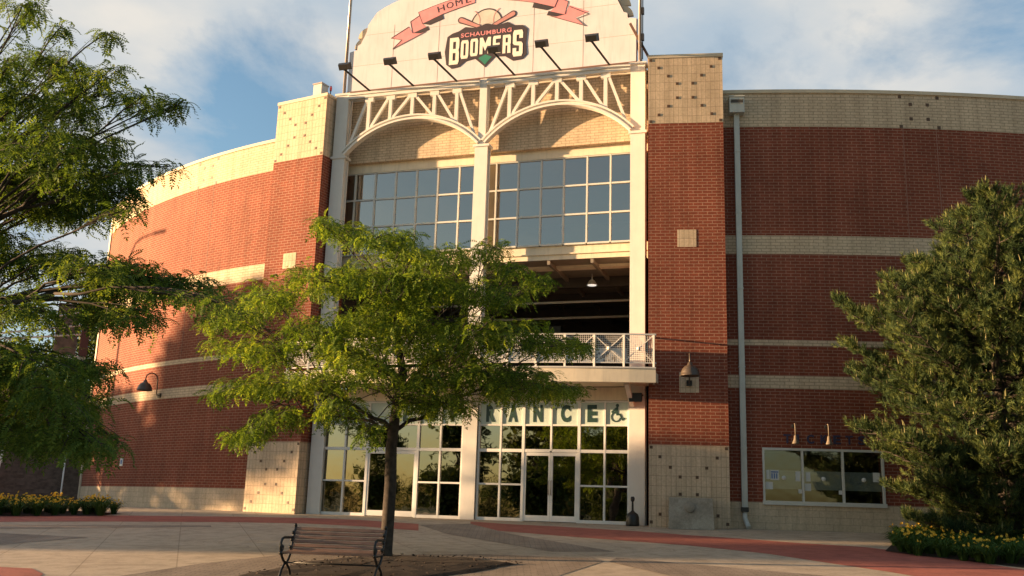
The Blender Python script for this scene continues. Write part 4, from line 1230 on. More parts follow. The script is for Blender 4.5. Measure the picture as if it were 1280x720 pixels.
for u, lb in ((-11.34, 'tall slim metal flagpole rising at the left end of the signboard'), (0.07, 'tall slim metal flagpole rising at the right end of the signboard')):
    o = fp(u, .3 if u < -5 else .18, 15.50)
    fpo = thing('flagpole', lb, 'flagpole', o, 0, 'flagpoles beside the sign')
    k = MB(); k.tube([o, o + ZV * 5.5, o + ZV * 9], [.062, .055, .035], 12); k.build('pole', M_POLE, fpo)
    k = MB(); k.lathe(o, [(.0, .10), (.11, .10), (.12, .0)], 12); k.build('base_collar', M_POLE, fpo)
    k = MB(); k.lathe(o + ZV * 9, [(0, .16), (.06, .12), (.08, .06), (.05, 0)], 12); k.build('finial', M_POLE, fpo)
    if u > -5:
        k = MB()
        for h in (.9, 1.9): k.box(u + .06, u + .14, .13, .24, 15.5 + h, 15.75 + h)
        k.tube([o + U * .09 + ZV * .2, o + U * .10 + ZV * 3.4], .02, 6); k.build('halyard_bracket', M_BLACK, fpo)
        k = MB(); k.bar(o + ZV * 1.6 - U * .35, o + ZV * .03 + U * .42 - N * .2, .09, .09, N); k.build('stay', M_RUST, fpo)

# gooseneck dome lamps (built in their own axes: -y points away from the wall)
def dome_lamp(lab, loc, rz):
    t_ = thing('wall_lamp', lab, 'wall lamp', loc, rz, 'gooseneck wall lamps')
    k = MB(); k.lbox(-.085, .085, -.06, .0, -.085, .085); k.build('wall_plate', M_BLACK, t_, True)
    k = MB(); pts = [(0, -.05, 0), (0, -.12, .0), (0, -.15, .06), (0, -.16, .5)]
    for i in range(0, 9):
        a = math.pi * i / 8
        pts.append((0, -.16 - .26 * (1 - math.cos(a)), .62 + .24 * math.sin(a)))
    pts.append((0, -.68, .50))
    k.tube(pts, .024, 8); k.build('gooseneck', M_BRONZE, t_, True)
    k = MB(); k.lathe((0, -.68, .0), [(.035, .56), (.06, .54), (.09, .46), (.17, .42), (.235, .34), (.275, .24), (.285, .16), (.31, .145), (.31, .13), (.275, .14), (.22, .32), (.05, .40)], 24)
    k.build('dome_shade', M_BRONZE, t_, True)
    k = MB(); k.lathe((0, -.68, .0), [(0, .20), (.05, .22), (.07, .28), (.05, .36), (0, .38)], 12); k.build('bulb', M_LENS, t_, True)
    return t_
pl = PR.p(1.24, -.022, 4.34)
D0 = dome_lamp('bronze dome lamp on the right brick pier, in front of its small cream block', pl, math.atan2(PR.x.y, PR.x.x))
k = MB(); k.box(.94, 1.54, -.010, .05, 4.05, 4.68, PR); k.build('stone_block', M_STACK, next(o for o in B.children if o.name.startswith('brick_pier')))
tl = cth(CL, -19.88)
lw = copy_thing(D0, cpt(CL, tl, 4.42, .012), math.atan2(U.y, U.x) + tl, 'dark gooseneck dome lamp on the left curved wing, by the lower cream band')

# small ticket lamps
for i, u in enumerate((4.76, 5.72)):
    t = cth(CR, u)
    lab = ['small bell-shaped gooseneck lamp above the ticket window, nearer the downspout', 'small bell-shaped gooseneck lamp above the ticket window, nearer the pine'][i]
    if i == 0:
        T0 = thing('ticket_lamp', lab, 'wall lamp', cpt(CR, t, 3.12, .01), math.atan2(U.y, U.x) + t, 'small lamps over the ticket window')
        k = MB(); k.lathe((0, 0, 0), [(0, .03), (.05, .03), (.055, 0)], 12, (0, -1, 0)); k.build('wall_plate', M_BRASS, T0, True)
        k = MB(); pts = [(0, 0, 0), (0, -.1, .02), (0, -.2, .06), (0, -.28, .05), (0, -.32, -.02), (0, -.325, -.32)]
        k.tube(pts, .018, 8); k.build('gooseneck', M_BRASS, T0, True)
        k = MB(); k.lathe((0, -.325, -.56), [(.02, .26), (.045, .24), (.055, .14), (.10, .04), (.115, 0), (.10, .0), (.04, .12)], 16); k.build('bell_shade', M_BRASS, T0, True)
    else:
        copy_thing(T0, cpt(CR, t, 3.12, .01), math.atan2(U.y, U.x) + t, lab)

# black flood packs under the balcony ends
for i, (u, lab) in enumerate(((0.05, 'black box floodlight under the right end of the balcony'), (-11.05, 'black box floodlight under the left end of the balcony'))):
    o = fp(u, -.06, 3.95)
    if i == 0:
        K0 = thing('box_floodlight', lab, 'floodlight', o, 0, 'box floodlights under the balcony')
        k = MB(); k.bar(o + N * .0, o + N * .12, .08, .08); k.bar(o + N * .10 - U * .2 + ZV * .06, o + N * .10 + U * .2 + ZV * .06, .03, .05); k.build('bracket', M_BLACK, K0)
        k = MB(); c_ = o + N * .28; a = U * .2
        k.hexa(c_ - a + N * .12 - ZV * .18, c_ + a + N * .12 - ZV * .18, c_ + a * .9 - N * .14 - ZV * .08, c_ - a * .9 - N * .14 - ZV * .08,
               c_ - a + N * .14 + ZV * .10, c_ + a + N * .14 + ZV * .10, c_ + a * .9 - N * .12 + ZV * .12, c_ - a * .9 - N * .12 + ZV * .12)
        k.build('housing', M_BLACK, K0)
    else:
        copy_thing(K0, o, label=lab)

# hanging concourse lamp (lit)
o = fp(-1.95, 2.0, 8.46)
cl_ = thing('pendant_lamp', 'lit industrial pendant lamp hanging in the dark upper concourse', 'pendant lamp', o)
k = MB(); k.tube([o + ZV * .12, o - ZV * .12], .018, 6); k.build('stem', M_PIPE, cl_)
k = MB(); k.lathe(o - ZV * .30, [(.05, .20), (.10, .16), (.16, .05), (.19, .0)], 18); k.build('reflector', M_PIPE, cl_)
k = MB(); k.lathe(o - ZV * .30, [(.0, -.02), (.15, -.01), (.15, .02)], 18); k.build('lens', M_LIT, cl_)

# banner behind the balcony mesh
k = MB()
ta, tb = bth(-4.6), bth(-0.05)
arcwall(k, ta, tb, 4.90, 5.34, -.085, -.095, 10)
ban = thing('banner', 'white and pale blue banner tied behind the balcony mesh', 'banner', bpt((ta + tb) / 2, 4.9, -.1))
k.build('cloth', M_BANNER, ban)
k = MB()
for i in range(34):
    t = tb - (tb - ta) * (.06 + .30 * random.random()); z = random.uniform(4.93, 5.18); s = random.uniform(.02, .05)
    dt = s / BRAD
    k.prism([bpt(t - dt, z - s, -.0845), bpt(t + dt, z - s, -.0845), bpt(t + dt, z + s, -.0845), bpt(t - dt, z + s, -.0845)], N * .003)
k.build('dark_spots', M_INK, ban)

# concrete plinth with a round medallion, ash urn
o = PR.p(1.22, -.45, -.02)
pb = thing('plinth', 'low grey concrete block with a round medallion against the right pier', 'concrete block', o)
k = MB(); P = PR.p
k.hexa(P(.58, -.72, -.05), P(1.90, -.72, -.05), P(1.90, -.12, -.05), P(.58, -.12, -.05), P(.60, -.60, .86), P(1.86, -.60, .86), P(1.86, -.14, .86), P(.60, -.14, .86))
k.build('block', M_BLOCK, pb)
k = MB(); k.lathe(P(1.2, -.665, .58), [(0, .012), (.11, .012), (.12, .006), (.145, .014), (.15, -.03)], 22, PR.n + ZV * .13); k.build('medallion', M_BLOCK, pb)
o = fp(-0.03, -.42, -.02)
ur = thing('ash_urn', 'black smokers ash urn with a thin neck beside the entrance doors', 'ash urn', o)
k = MB(); k.lathe(o, [(0, 0), (.20, 0), (.21, .03), (.20, .27), (.16, .36), (.07, .42), (.035, .46)], 20); k.build('base', M_BLACK, ur)
k = MB(); k.lathe(o, [(.035, .46), (.03, .72), (.045, .74), (.065, .78), (.065, .84), (.04, .88), (0, .88)], 14); k.build('neck', M_BLACK, ur)

# small notice on the left wing, vents on the roof
t = cth(CL, -22.38); NF = Frame(cpt(CL, t, 0, .002), math.atan2(U.y, U.x) + t)
nt_ = thing('notice_plate', 'tiny white notice plate with a blue mark on the left curved wall', 'sign', NF.p(0, 0, 1.8))
k = MB(); k.box(-.15, .15, -.014, 0, 1.64, 1.96, NF); k.build('plate', M_PAPER, nt_)
k = MB(); k.box(-.08, .08, -.02, -.0145, 1.72, 1.88, NF); k.build('mark', M_BLUE, nt_)
for (fr, u, d, z, h, w, lab) in ((PLf, 1.25, .9, 15.40, .85, .40, 'small grey vent box on top of the left brick pier'), (PLf, -.32, 1.0, 14.0, 1.35, .34, 'grey vent box behind the left parapet, beside the pier')):
    o = fr.p(u, d, z)
    v = thing('roof_vent', lab, 'vent', o, 0, 'vent boxes on the roof')
    k = MB(); k.box(u - w / 2, u + w / 2, d - .2, d + .2, z, z + h, fr); k.build('housing', M_PIPE, v)
    k = MB(); k.box(u - w / 2 - .03, u + w / 2 + .03, d - .23, d + .23, z + h, z + h + .05, fr); k.build('cap', M_POLE, v)
o = PLf.p(1.75, .9, 15.40)
bc = thing('roof_beacon', 'little red beacon on a stub mast on top of the left pier', 'beacon', o)
k = MB(); k.tube([o, o + ZV * .55], .02, 6); k.tube([o - PLf.x * .25 + ZV * .02, o + PLf.x * .35 + ZV * .16], .03, 6); k.build('mast', M_BLACK, bc)
k = MB(); k.lathe(o + ZV * .55, [(.04, 0), (.05, .1), (.03, .2), (0, .22)], 10); k.build('lens', M_BEACON, bc)
o = PLf.p(1.35, 1.0, 15.40)

# ------------------------------------------------------------------ outside staircase beyond the left wing
so = Vector((-20.2, 46.0, -0.05))
ST = thing('staircase', 'broad dark outside stair with white handrails beyond the left wing', 'staircase', so, R(24))
so = Vector((0, 0, 0))
k = MB()
nst = 28
for i in range(nst):
    z = so.z + .165 * (i + 1); y = so.y + .30 * i
    k.lbox(-14, 2.0, y, y + .34 if i < nst - 1 else y + 4, z - .165, z)
k.build('steps', M_STAIR, ST, True)
k = MB(); k.lbox(-14, 2.0, so.y + .30 * nst + 3.9, so.y + .30 * nst + 4.3, 0, 6.9); k.build('rear_wall', M_STAIR, ST, True)
for x in (-9.5, -6.0, -2.9, -0.15):
    k = MB()
    a = Vector((x, so.y - .1, so.z)); 
    L_ = .30 * nst; H_ = .165 * nst
    k.tube([a, a + ZV * .95, a + ZV * (.95 + H_) + Vector((0, L_, 0)), a + Vector((0, L_, H_))], .035, 8)
    k.tube([a + ZV * .5, a + ZV * (.5 + H_) + Vector((0, L_, 0))], .025, 6)
    for j in range(1, 5):
        p = a + Vector((0, L_ * j / 5, H_ * j / 5)); k.tube([p, p + ZV * .95], .03, 6)
    k.build('handrail', M_WHITE, ST, True)
k = MB(); k.lbox(-14, 0.2, so.y + 5.2, so.y + 6.0, 7.25, 7.50); k.build('walkway_beam', M_STEEL, ST, True)
for j, (z0, z1) in enumerate(((8.0, 9.9), (7.7, 9.2), (7.55, 8.7))):
    k = MB(); k.tube([(-7.2, so.y + 5.4, z0), (0, so.y + 5.4, z1)], .05, 8); k.build('sloping_rail', M_WHITE, ST, True)
k = MB(); k.lbox(-.15, .25, so.y + 5.0, so.y + 5.2, 7.5, 10.6); k.build('maroon_post', M_RED_PAINT, ST, True)
k = MB(); k.lbox(-1.4, -.3, so.y + 6.2, so.y + 6.6, 7.5, 10.4); k.build('dark_doorway', M_STAIR, ST, True)

# ================================================================== BENCH
BA = R(-8.5)
bo = Vector((-2.75, 16.02, ground_z(-2.75, 16.02) + .01))
BN = thing('park_bench', 'park bench with brown slats and black cast-iron ends beside the plaza tree', 'bench', bo, BA)
HW = .80
BN.scale = (.955, .955, .955)
for i in range(6):   # backrest slats, seen between the iron ends
    z0 = .46 + .068 * i; y0 = .36 + .030 * i
    k = MB(); a = Vector((-HW - .02, y0, z0)); b_ = Vector((HW + .02, y0, z0))
    k.bar(a, b_, .030, .052, Vector((0, .38, 1)).normalized()); k.build('back_slat', M_SLAT, BN, True)
for i in range(6):
    y0 = -.08 + .073 * i; z0 = .435 - .012 * math.sin(i / 5 * 3.1) - (.012 if i == 0 else 0)
    k = MB(); k.bar((-HW - .02, y0, z0), (HW + .02, y0, z0), .058, .026); k.build('seat_slat', M_SLAT, BN, True)
for s in (-1, 1):
    x = s * HW
    k = MB()
    V = Vector
    k.tube([V((x, -.10, 0)), V((x, -.09, .03)), V((x, -.02, .14)), V((x, .08, .22)), V((x, .10, .26))], [.032, .024, .022, .022, .024], 8)      # front foot
    k.tube([V((x, .42, 0)), V((x, .41, .03)), V((x, .34, .14)), V((x, .22, .22)), V((x, .20, .26))], [.032, .024, .022, .022, .024], 8)       # rear foot
    k.tube([V((x, .10, .24)), V((x, .15, .255)), V((x, .20, .24))], .026, 8)
    k.tube([V((x, .10, .26)), V((x, .03, .30)), V((x, -.05, .37)), V((x, -.09, .42))], .022, 8)                                              # cup under the seat
    k.tube([V((x, .20, .26)), V((x, .27, .30)), V((x, .33, .37)), V((x, .36, .44))], .022, 8)
    k.tube([V((x, -.11, .42)), V((x, .10, .412)), V((x, .36, .42))], .022, 8)                                                               # seat rail
    k.tube([V((x, .35, .42)), V((x, .40, .55)), V((x, .46, .70)), V((x, .52, .84)), V((x, .54, .86))], [.026, .024, .024, .024, .018], 8)     # back post
    for zz, yy in ((.86, .535), (.74, .445), (.62, .40), (.50, .355)):
        k.lathe(V((x, yy - .03, zz)), [(0, -.03), (.03, -.015), (.03, .015), (0, .03)], 8, V((1, 0, 0)))
    k.tube([V((x, -.09, .43)), V((x, -.125, .50)), V((x, -.12, .58)), V((x, -.07, .645)), V((x, .02, .665)), V((x, .20, .66)), V((x, .42, .655))], .022, 8)   # arm
    k.tube([V((x, -.08, .44)), V((x, -.03, .47)), V((x, -.02, .52)), V((x, -.07, .54)), V((x, -.09, .50))], .02, 8)                           # scroll
    k.lathe(V((x, -.10, .42)), [(0, -.03), (.035, -.02), (.035, .02), (0, .03)], 10, V((1, 0, 0)))
    k.build('iron_end', M_BLACK, BN, True)
k = MB(); k.tube([(-HW, .15, .255), (HW, .15, .255)], .013, 8); k.build('stretcher', M_BLACK, BN, True)
# ================================================================== VEGETATION
rng = np.random.default_rng(7)


def np_mesh(name, verts, quads, m, parent, loc):
    verts = np.asarray(verts, dtype=np.float32) - np.array(loc, dtype=np.float32)
    quads = np.asarray(quads, dtype=np.int32)
    me = bpy.data.meshes.new(name)
    k = quads.shape[1]
    me.vertices.add(len(verts)); me.vertices.foreach_set('co', verts.ravel())
    me.loops.add(quads.size); me.loops.foreach_set('vertex_index', quads.ravel())
    me.polygons.add(len(quads))
    me.polygons.foreach_set('loop_start', np.arange(0, quads.size, k, dtype=np.int32))
    me.polygons.foreach_set('loop_total', np.full(len(quads), k, dtype=np.int32))
    me.update(calc_edges=True); me.validate()
    me.materials.append(m)
    o = bpy.data.objects.new(name, me); COL.objects.link(o); o.parent = parent
    return o


def unit(v):
    return v / np.maximum(np.linalg.norm(v, axis=-1, keepdims=True), 1e-9)


def frond_template(pairs, width, ll, droop):
    # compound leaf of length 1 along +x, normal +z; quads
    V, F = [], []
    for i in range(pairs):
        t = 0.14 + 0.86 * i / (pairs - 1)
        bx, bz = t * (1 - 0.18 * droop * t * t), -droop * t * t * 0.55 + 0.10 * math.sin(t * 3.1)
        L = ll * (1.0 - 0.45 * abs(t - 0.5) ** 1.5 * 2)
        for s in (-1, 1):
            ex, ey, ez = 0.42, 0.86 * s, -0.25
            tip = (bx + ex * L, ey * L, bz + ez * L)
            mid = (bx + ex * L * .5, ey * L * .5, bz + ez * L * .35)
            w = width
            px_, py_ = ey * w * s, -ex * w * s
            n = len(V)
            V += [(bx, 0, bz), (mid[0] + abs(px_), mid[1] + py_, mid[2]), tip, (mid[0] - abs(px_), mid[1] - py_, mid[2])]
            F.append((n, n + 1, n + 2, n + 3))
    n = len(V)    # end leaflet
    bx, bz = 1 - .18 * droop, -droop * .55
    V += [(bx, 0, bz), (bx + ll * .5, width, bz - ll * .25), (bx + ll, 0, bz - ll * .5), (bx + ll * .5, -width, bz - ll * .25)]
    F.append((n, n + 1, n + 2, n + 3))
    return np.array(V), np.array(F)


def instance(tv, tf, pos, X, Z, scale):
    X = unit(X); Y = unit(np.cross(Z, X)); Zn = np.cross(X, Y)
    B_ = np.stack([X, Y, Zn], axis=1)                                  # m,3,3
    v = np.einsum('kc,mcd->mkd', tv, B_) * scale[:, None, None] + pos[:, None, :]
    m = len(pos)
    f = tf[None] + (np.arange(m) * len(tv))[:, None, None]
    return v.reshape(-1, 3), f.reshape(-1, tf.shape[1])


def bezier(a, b, c, n):
    t = np.linspace(0, 1, n)[:, None]
    return (1 - t) ** 2 * a + 2 * t * (1 - t) * b + t * t * c


def locust(name, label, root, trunk, clumps, nhub, fl, dens, leafmat, seed, trunk_r, pairs=7, lw=0.055, ll=0.26, group=None, nfork=-1):
    rg = np.random.default_rng(seed)
    T = thing(name, label, 'tree', root, 0, group)
    C = np.array(clumps)
    P = C[:, :3]
    wood = MB()
    trunk = [np.array(p, dtype=float) for p in trunk]
    wood.tube(trunk, trunk_r, 12)
    fork = trunk[nfork]
    leader = np.array(trunk[nfork:])
    # hubs
    H = P[rg.choice(len(P), nhub, replace=False)]
    for _ in range(12):
        a = np.argmin(((P[:, None] - H[None]) ** 2).sum(-1), axis=1)
        H = np.array([P[a == k].mean(0) if (a == k).any() else H[k] for k in range(nhub)])
    fr_p, fr_x, fr_z, fr_s = [], [], [], []
    for k in range(nhub):
        if not (a == k).any():
            continue
        hub = fork + (H[k] - fork) * 0.72
        if len(leader) > 1:
            zt = min(max(H[k][2] - np.hypot(*(H[k][:2] - fork[:2])) * rg.uniform(.35, .6), fork[2] - .25), leader[-1][2] - .2)
            start = np.array([np.interp(zt, leader[:, 2], leader[:, 0]), np.interp(zt, leader[:, 2], leader[:, 1]), zt])
        else:
            start = fork + (trunk[-2] - fork) * rg.uniform(0, .5)
        mid = (start + hub) / 2 + np.array([0, 0, 0.10 * np.linalg.norm(hub - start)]) + rg.normal(0, .08, 3)
        pts = bezier(start, mid, hub, 9)
        pts[1:-1] += rg.normal(0, .03, (7, 3))
        r0 = trunk_r[nfork] * rg.uniform(.36, .5)
        wood.tube(pts, list(np.linspace(r0, r0 * .36, 9)), 7)
        for i in np.where(a == k)[0]:
            c = P[i]; rx, rz = C[i, 3], C[i, 4]
            s0 = pts[rg.integers(4, 9)]
            m2 = (s0 + c) / 2 + np.array([0, 0, .12 * np.linalg.norm(c - s0)]) + rg.normal(0, .06, 3)
            bp_ = bezier(s0, m2, c, 7)
            bp_[1:-1] += rg.normal(0, .018, (5, 3))
            wood.tube(bp_, list(np.linspace(r0 * .30, .007, 7)), 5)
            nF = max(30, int(dens * (rx * rx * 3.0 + rx * rz * 4.0) / (fl * fl)))
            ntw = int(rg.integers(6, 10))
            nper = max(4, int(nF * .55 / ntw))
            for _ in range(ntw):
                th = rg.uniform(0, 2 * math.pi)
                d = np.array([math.cos(th), math.sin(th), 0])
                e = c + np.array([d[0] * rx, d[1] * rx, rg.uniform(-1, 1) * rz * .9]) * rg.uniform(.6, 1.08)
                s1 = bp_[rg.integers(4, 7)]
                tw = bezier(s1, (s1 + e) / 2 + np.array([0, 0, rz * .35]), e - np.array([0, 0, rz * .25]), 6)
                wood.tube(tw, list(np.linspace(.007, .003, 6)), 3, False)
                for q in range(nper):
                    t = ((q + rg.uniform(0, 1)) / nper) ** .75
                    i0 = min(4, int(t * 5)); w_ = t * 5 - i0
                    x = tw[i0] * (1 - w_) + tw[i0 + 1] * w_
                    td = unit(tw[i0 + 1] - tw[i0])
                    sd = unit(np.cross(td, [0, 0, 1.0])) * (1 if q % 2 else -1)
                    fr_p.append(x + rg.normal(0, .02, 3))
                    fr_x.append(td * rg.uniform(-.1, .9) + sd * rg.uniform(.4, 1.0) + np.array([0, 0, rg.uniform(-.75, .25)]))
                    fr_z.append(np.array([0, 0, 1.0]) + rg.normal(0, .4, 3)); fr_s.append(fl * rg.uniform(.65, 1.2))
            for q in range(int(nF * .45)):
                o = rg.normal(0, 1, 3); o /= np.linalg.norm(o); o *= rg.uniform(.25, 1) ** .5
                x = c + o * np.array([rx, rx, rz])
                fr_p.append(x); fr_x.append(np.array([o[0], o[1], 0]) * .7 + rg.normal(0, .6, 3) * np.array([1, 1, .3]) + np.array([0, 0, rg.uniform(-.7, .3)]))
                fr_z.append(np.array([0, 0, 1.0]) + rg.normal(0, .4, 3)); fr_s.append(fl * rg.uniform(.65, 1.2))
    tk = wood.build('trunk', M_BARK, T, recalc=False)
    for nm in (0.7, 1.15):
        pass
    fr_p, fr_x, fr_z, fr_s = map(np.array, (fr_p, fr_x, fr_z, fr_s))
    VV, FF, off = [], [], 0
    sel = rg.random(len(fr_p))
    for lo, hi, droop in ((0, .35, .5), (.35, .75, .95), (.75, 1.01, 1.4)):
        i = (sel >= lo) & (sel < hi)
        tv, tf = frond_template(pairs, lw, ll, droop)
        v, f = instance(tv, tf, fr_p[i], fr_x[i], fr_z[i], fr_s[i])
        VV.append(v); FF.append(f + off); off += len(v)
    np_mesh('crown', np.concatenate(VV), np.concatenate(FF), leafmat, T, root)
    print(name, 'fronds', len(fr_p))
    return T


tx, ty = -2.33, 19.94
tz = ground_z(tx, ty)
locust('honey_locust_tree', 'leafy honey locust tree growing from the mulch bed behind the bench', (tx, ty, tz),
       [(tx, ty, tz - .1), (tx, ty, tz + .12), (tx + .02, ty, tz + .6), (tx + .03, ty, tz + 1.4), (tx - .0, ty + .02, tz + 2.1), (tx + .04, ty, tz + 2.7), (tx + .15, ty + .1, tz + 3.6), (tx - .05, ty, tz + 4.6), (tx + .1, ty, tz + 5.8)],
       PLAZA_TREE_CLUMPS, 14, 0.25, 4.0, M_LOCUST, 3, [.18, .14, .125, .12, .115, .105, .09, .06, .02], nfork=5, lw=.062)
lx, ly = -8.3, 11.2
lz = ground_z(lx, ly)
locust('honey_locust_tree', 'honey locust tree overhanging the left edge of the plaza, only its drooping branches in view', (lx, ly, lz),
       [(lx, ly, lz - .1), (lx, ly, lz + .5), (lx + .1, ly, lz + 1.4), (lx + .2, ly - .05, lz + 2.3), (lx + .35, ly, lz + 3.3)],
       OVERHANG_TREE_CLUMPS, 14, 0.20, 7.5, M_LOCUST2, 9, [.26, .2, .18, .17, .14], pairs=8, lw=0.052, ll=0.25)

# ------------------------------------------------------------------ pine
px_, py_ = 12.95, 25.6
pz_ = ground_z(px_, py_)
PT = thing('pine_tree', 'bushy dark pine tree with upright pale shoots beside the ticket window', 'tree', (px_, py_, pz_))
rg = np.random.default_rng(21)
wood = MB()
wood.tube([(px_, py_, pz_ - .1), (px_ + .05, py_, pz_ + 1.5), (px_ - .05, py_ + .05, pz_ + 4), (px_ - .1, py_, pz_ + 6.6), (px_ - .12, py_, pz_ + 8.9)], [.24, .20, .15, .08, .02], 10)
prof = [(0.2, 2.3), (0.6, 2.4), (1.2, 2.8), (1.8, 3.2), (2.6, 3.8), (3.6, 3.95), (4.6, 3.8), (5.4, 3.45), (6.1, 2.8), (6.8, 2.1), (7.6, 1.3), (8.4, .6), (9.1, .2)]
def prad(h): return float(np.interp(h, [p[0] for p in prof], [p[1] for p in prof]))
sp, sd_, ss = [], [], []
h = .3
while h < 9.05:
    nb = int(rg.integers(8, 12)) if h < 7 else 6
    for q in range(nb):
        az = rg.uniform(0, 2 * math.pi)
        R_ = prad(h) * rg.uniform(.58, 1.12)
        hz = h + rg.uniform(-.2, .2)
        a = np.array([px_, py_, pz_ + hz])
        d = np.array([math.cos(az), math.sin(az), 0])
        rise = R_ * (0.05 + .05 * h)
        mid = a + d * R_ * .55 + np.array([0, 0, rise * .1 - .12 * R_])
        e = a + d * R_ + np.array([0, 0, rise])
        pts = bezier(a, mid, e, 8)
        wood.tube(pts, list(np.linspace(.05 - .003 * h, .010, 8)), 5)
        nsub = max(3, int(R_ * 4.2))
        for j in range(nsub):
            t = 1 - (j / nsub) ** 1.3 * .78
            i0 = min(6, int(t * 7)); p = pts[i0] + (pts[i0 + 1] - pts[i0]) * (t * 7 - i0)
            side = np.array([-d[1], d[0], 0]) * (1 if j % 2 else -1)
            sl = rg.uniform(.35, .95) * (0.45 + .7 * (1 - t)) + .12
            q_ = p + (side * rg.uniform(.5, 1) + d * rg.uniform(.4, 1)) * sl + np.array([0, 0, rg.uniform(.02, .35) * sl + .06])
            br = bezier(p, (p + q_) / 2 - np.array([0, 0, .05]), q_, 5)
            wood.tube(br, list(np.linspace(.014, .006, 5)), 4, False)
            nsh = int(rg.integers(10, 18))
            for s in range(nsh):
                tt = rg.uniform(.25, 1.0)
                b_ = br[min(3, int(tt * 4))] + (br[min(4, int(tt * 4) + 1)] - br[min(3, int(tt * 4))]) * (tt * 4 % 1)
                sp.append(b_ + rg.normal(0, .05, 3))
                dd = unit(q_ - p) * rg.uniform(.2, .8) + rg.normal(0, .38, 3) + np.array([0, 0, rg.uniform(.5, 1.5)])
                sd_.append(unit(dd)); ss.append(rg.uniform(.18, .32))
    for s in range(int(60 * prad(h))):      # inner foliage
        az = rg.uniform(0, 2 * math.pi); r_ = prad(h) * rg.uniform(.15, .8) ; hz = h + rg.uniform(-.2, .25) + .05 * r_
        sp.append(np.array([px_ + math.cos(az) * r_, py_ + math.sin(az) * r_, pz_ + hz]))
        sd_.append(unit(np.array([math.cos(az) * .6, math.sin(az) * .6, rg.uniform(.0, 1.0)]) + rg.normal(0, .3, 3))); ss.append(rg.uniform(.22, .36))
    h += rg.uniform(.30, .42)
for s in range(26):   # leader tips
    sp.append(np.array([px_ - .12 + rg.normal(0, .12), py_ + rg.normal(0, .12), pz_ + rg.uniform(8.3, 9.2)])); sd_.append(unit(np.array([rg.normal(0, .3), rg.normal(0, .3), 1]))); ss.append(.34)
wood.build('trunk', M_BARK, PT, recalc=False)
# needle tuft template along +x
V, F = [], []
r2 = np.random.default_rng(2)
for i in range(30):
    t = r2.uniform(0, 1); az = r2.uniform(0, 6.283)
    o = np.array([t * .8, 0, 0]); out = np.array([.75 + .5 * t, math.cos(az) * .75, math.sin(az) * .75]); out /= np.linalg.norm(out)
    L = r2.uniform(.34, .50); tip = o + out * L
    w = unit(np.cross(out, r2.normal(0, 1, 3))) * .022
    n = len(V); V += [o - w, o + w, tip + w * .3, tip - w * .3]; F.append((n, n + 1, n + 2, n + 3))
sp, sd_, ss = np.array(sp), np.array(sd_), np.array(ss)
v, f = instance(np.array(V), np.array(F), sp, sd_, rg.normal(0, 1, (len(sp), 3)) + np.array([0, 0, .01]), ss)
np_mesh('crown', v, f, M_PINE, PT, (px_, py_, pz_))
# pale candle buds at shoot tips
ti = rg.random(len(sp)) < .10
V, F = [], []
for q in range(4):
    a0, a1 = math.pi * q / 2, math.pi * (q + 1) / 2
    n = len(V); V += [(.55, .05 * math.cos(a0), .05 * math.sin(a0)), (.55, .05 * math.cos(a1), .05 * math.sin(a1)), (1.12, .012 * math.cos(a1), .012 * math.sin(a1)), (1.12, .012 * math.cos(a0), .012 * math.sin(a0))]; F.append((n, n + 1, n + 2, n + 3))
v, f = instance(np.array(V), np.array(F), sp[ti], sd_[ti] * .3 + np.array([0, 0, 1]), rg.normal(0, 1, (ti.sum(), 3)), ss[ti] * 1.0)
np_mesh('candle_buds', v, f, paint('candle_bud', (0.22, 0.20, 0.08), 0.8), PT, (px_, py_, pz_))
print('pine shoots', len(sp))

# ------------------------------------------------------------------ simple broadleaf trees around the plaza (shade and reflections)
def broadleaf(name, label, loc, H_, Rc, base_h, seed, n_leaf=5200, leaf_s=.20, group=None):
    rg = np.random.default_rng(seed)
    T = thing(name, label, 'tree', loc, 0, group)
    wood = MB(); lo = np.array(loc, dtype=float)
    wood.tube([lo + (0, 0, -.2), lo + (0.02, 0, base_h * .6), lo + (.05, 0, base_h + .3), lo + (.1, .05, H_ * .75)], [.2, .16, .13, .04], 9)
    cl = []
    for i in range(26):
        th = rg.uniform(0, 6.283); hh = base_h + (H_ - base_h) * rg.uniform(.05, .95)
        f_ = math.sin(math.pi * min(1, max(0.08, (hh - base_h) / (H_ - base_h))) ** .8)
        rr = Rc * f_ * rg.uniform(.25, .95)
        c = lo + np.array([math.cos(th) * rr, math.sin(th) * rr, hh]); cl.append(c)
        s = lo + np.array([.03, 0, base_h * .8 + (hh - base_h) * .35])
        wood.tube(bezier(s, (s + c) / 2 + (0, 0, .2), c, 6), list(np.linspace(.06, .012, 6)), 5)
    wood.build('trunk', M_BARK, T, recalc=False)
    cl = np.array(cl); k = rg.integers(0, len(cl), n_leaf)
    p = cl[k] + rg.normal(0, 1, (n_leaf, 3)) * np.array([Rc * .24, Rc * .24, Rc * .17])
    tv = np.array([(0, 0, 0), (.5, .28, .06), (1, 0, -.1), (.5, -.28, .06)]); tf = np.array([(0, 1, 2, 3)])
    v, f = instance(tv, tf, p, rg.normal(0, 1, (n_leaf, 3)), np.array([0, 0, 1.0]) + rg.normal(0, .5, (n_leaf, 3)), rg.uniform(.7, 1.3, n_leaf) * leaf_s)
    np_mesh('crown', v, f, M_TREE, T, loc)
    return T


gz = lambda x, y: (x, y, ground_z(x, y))
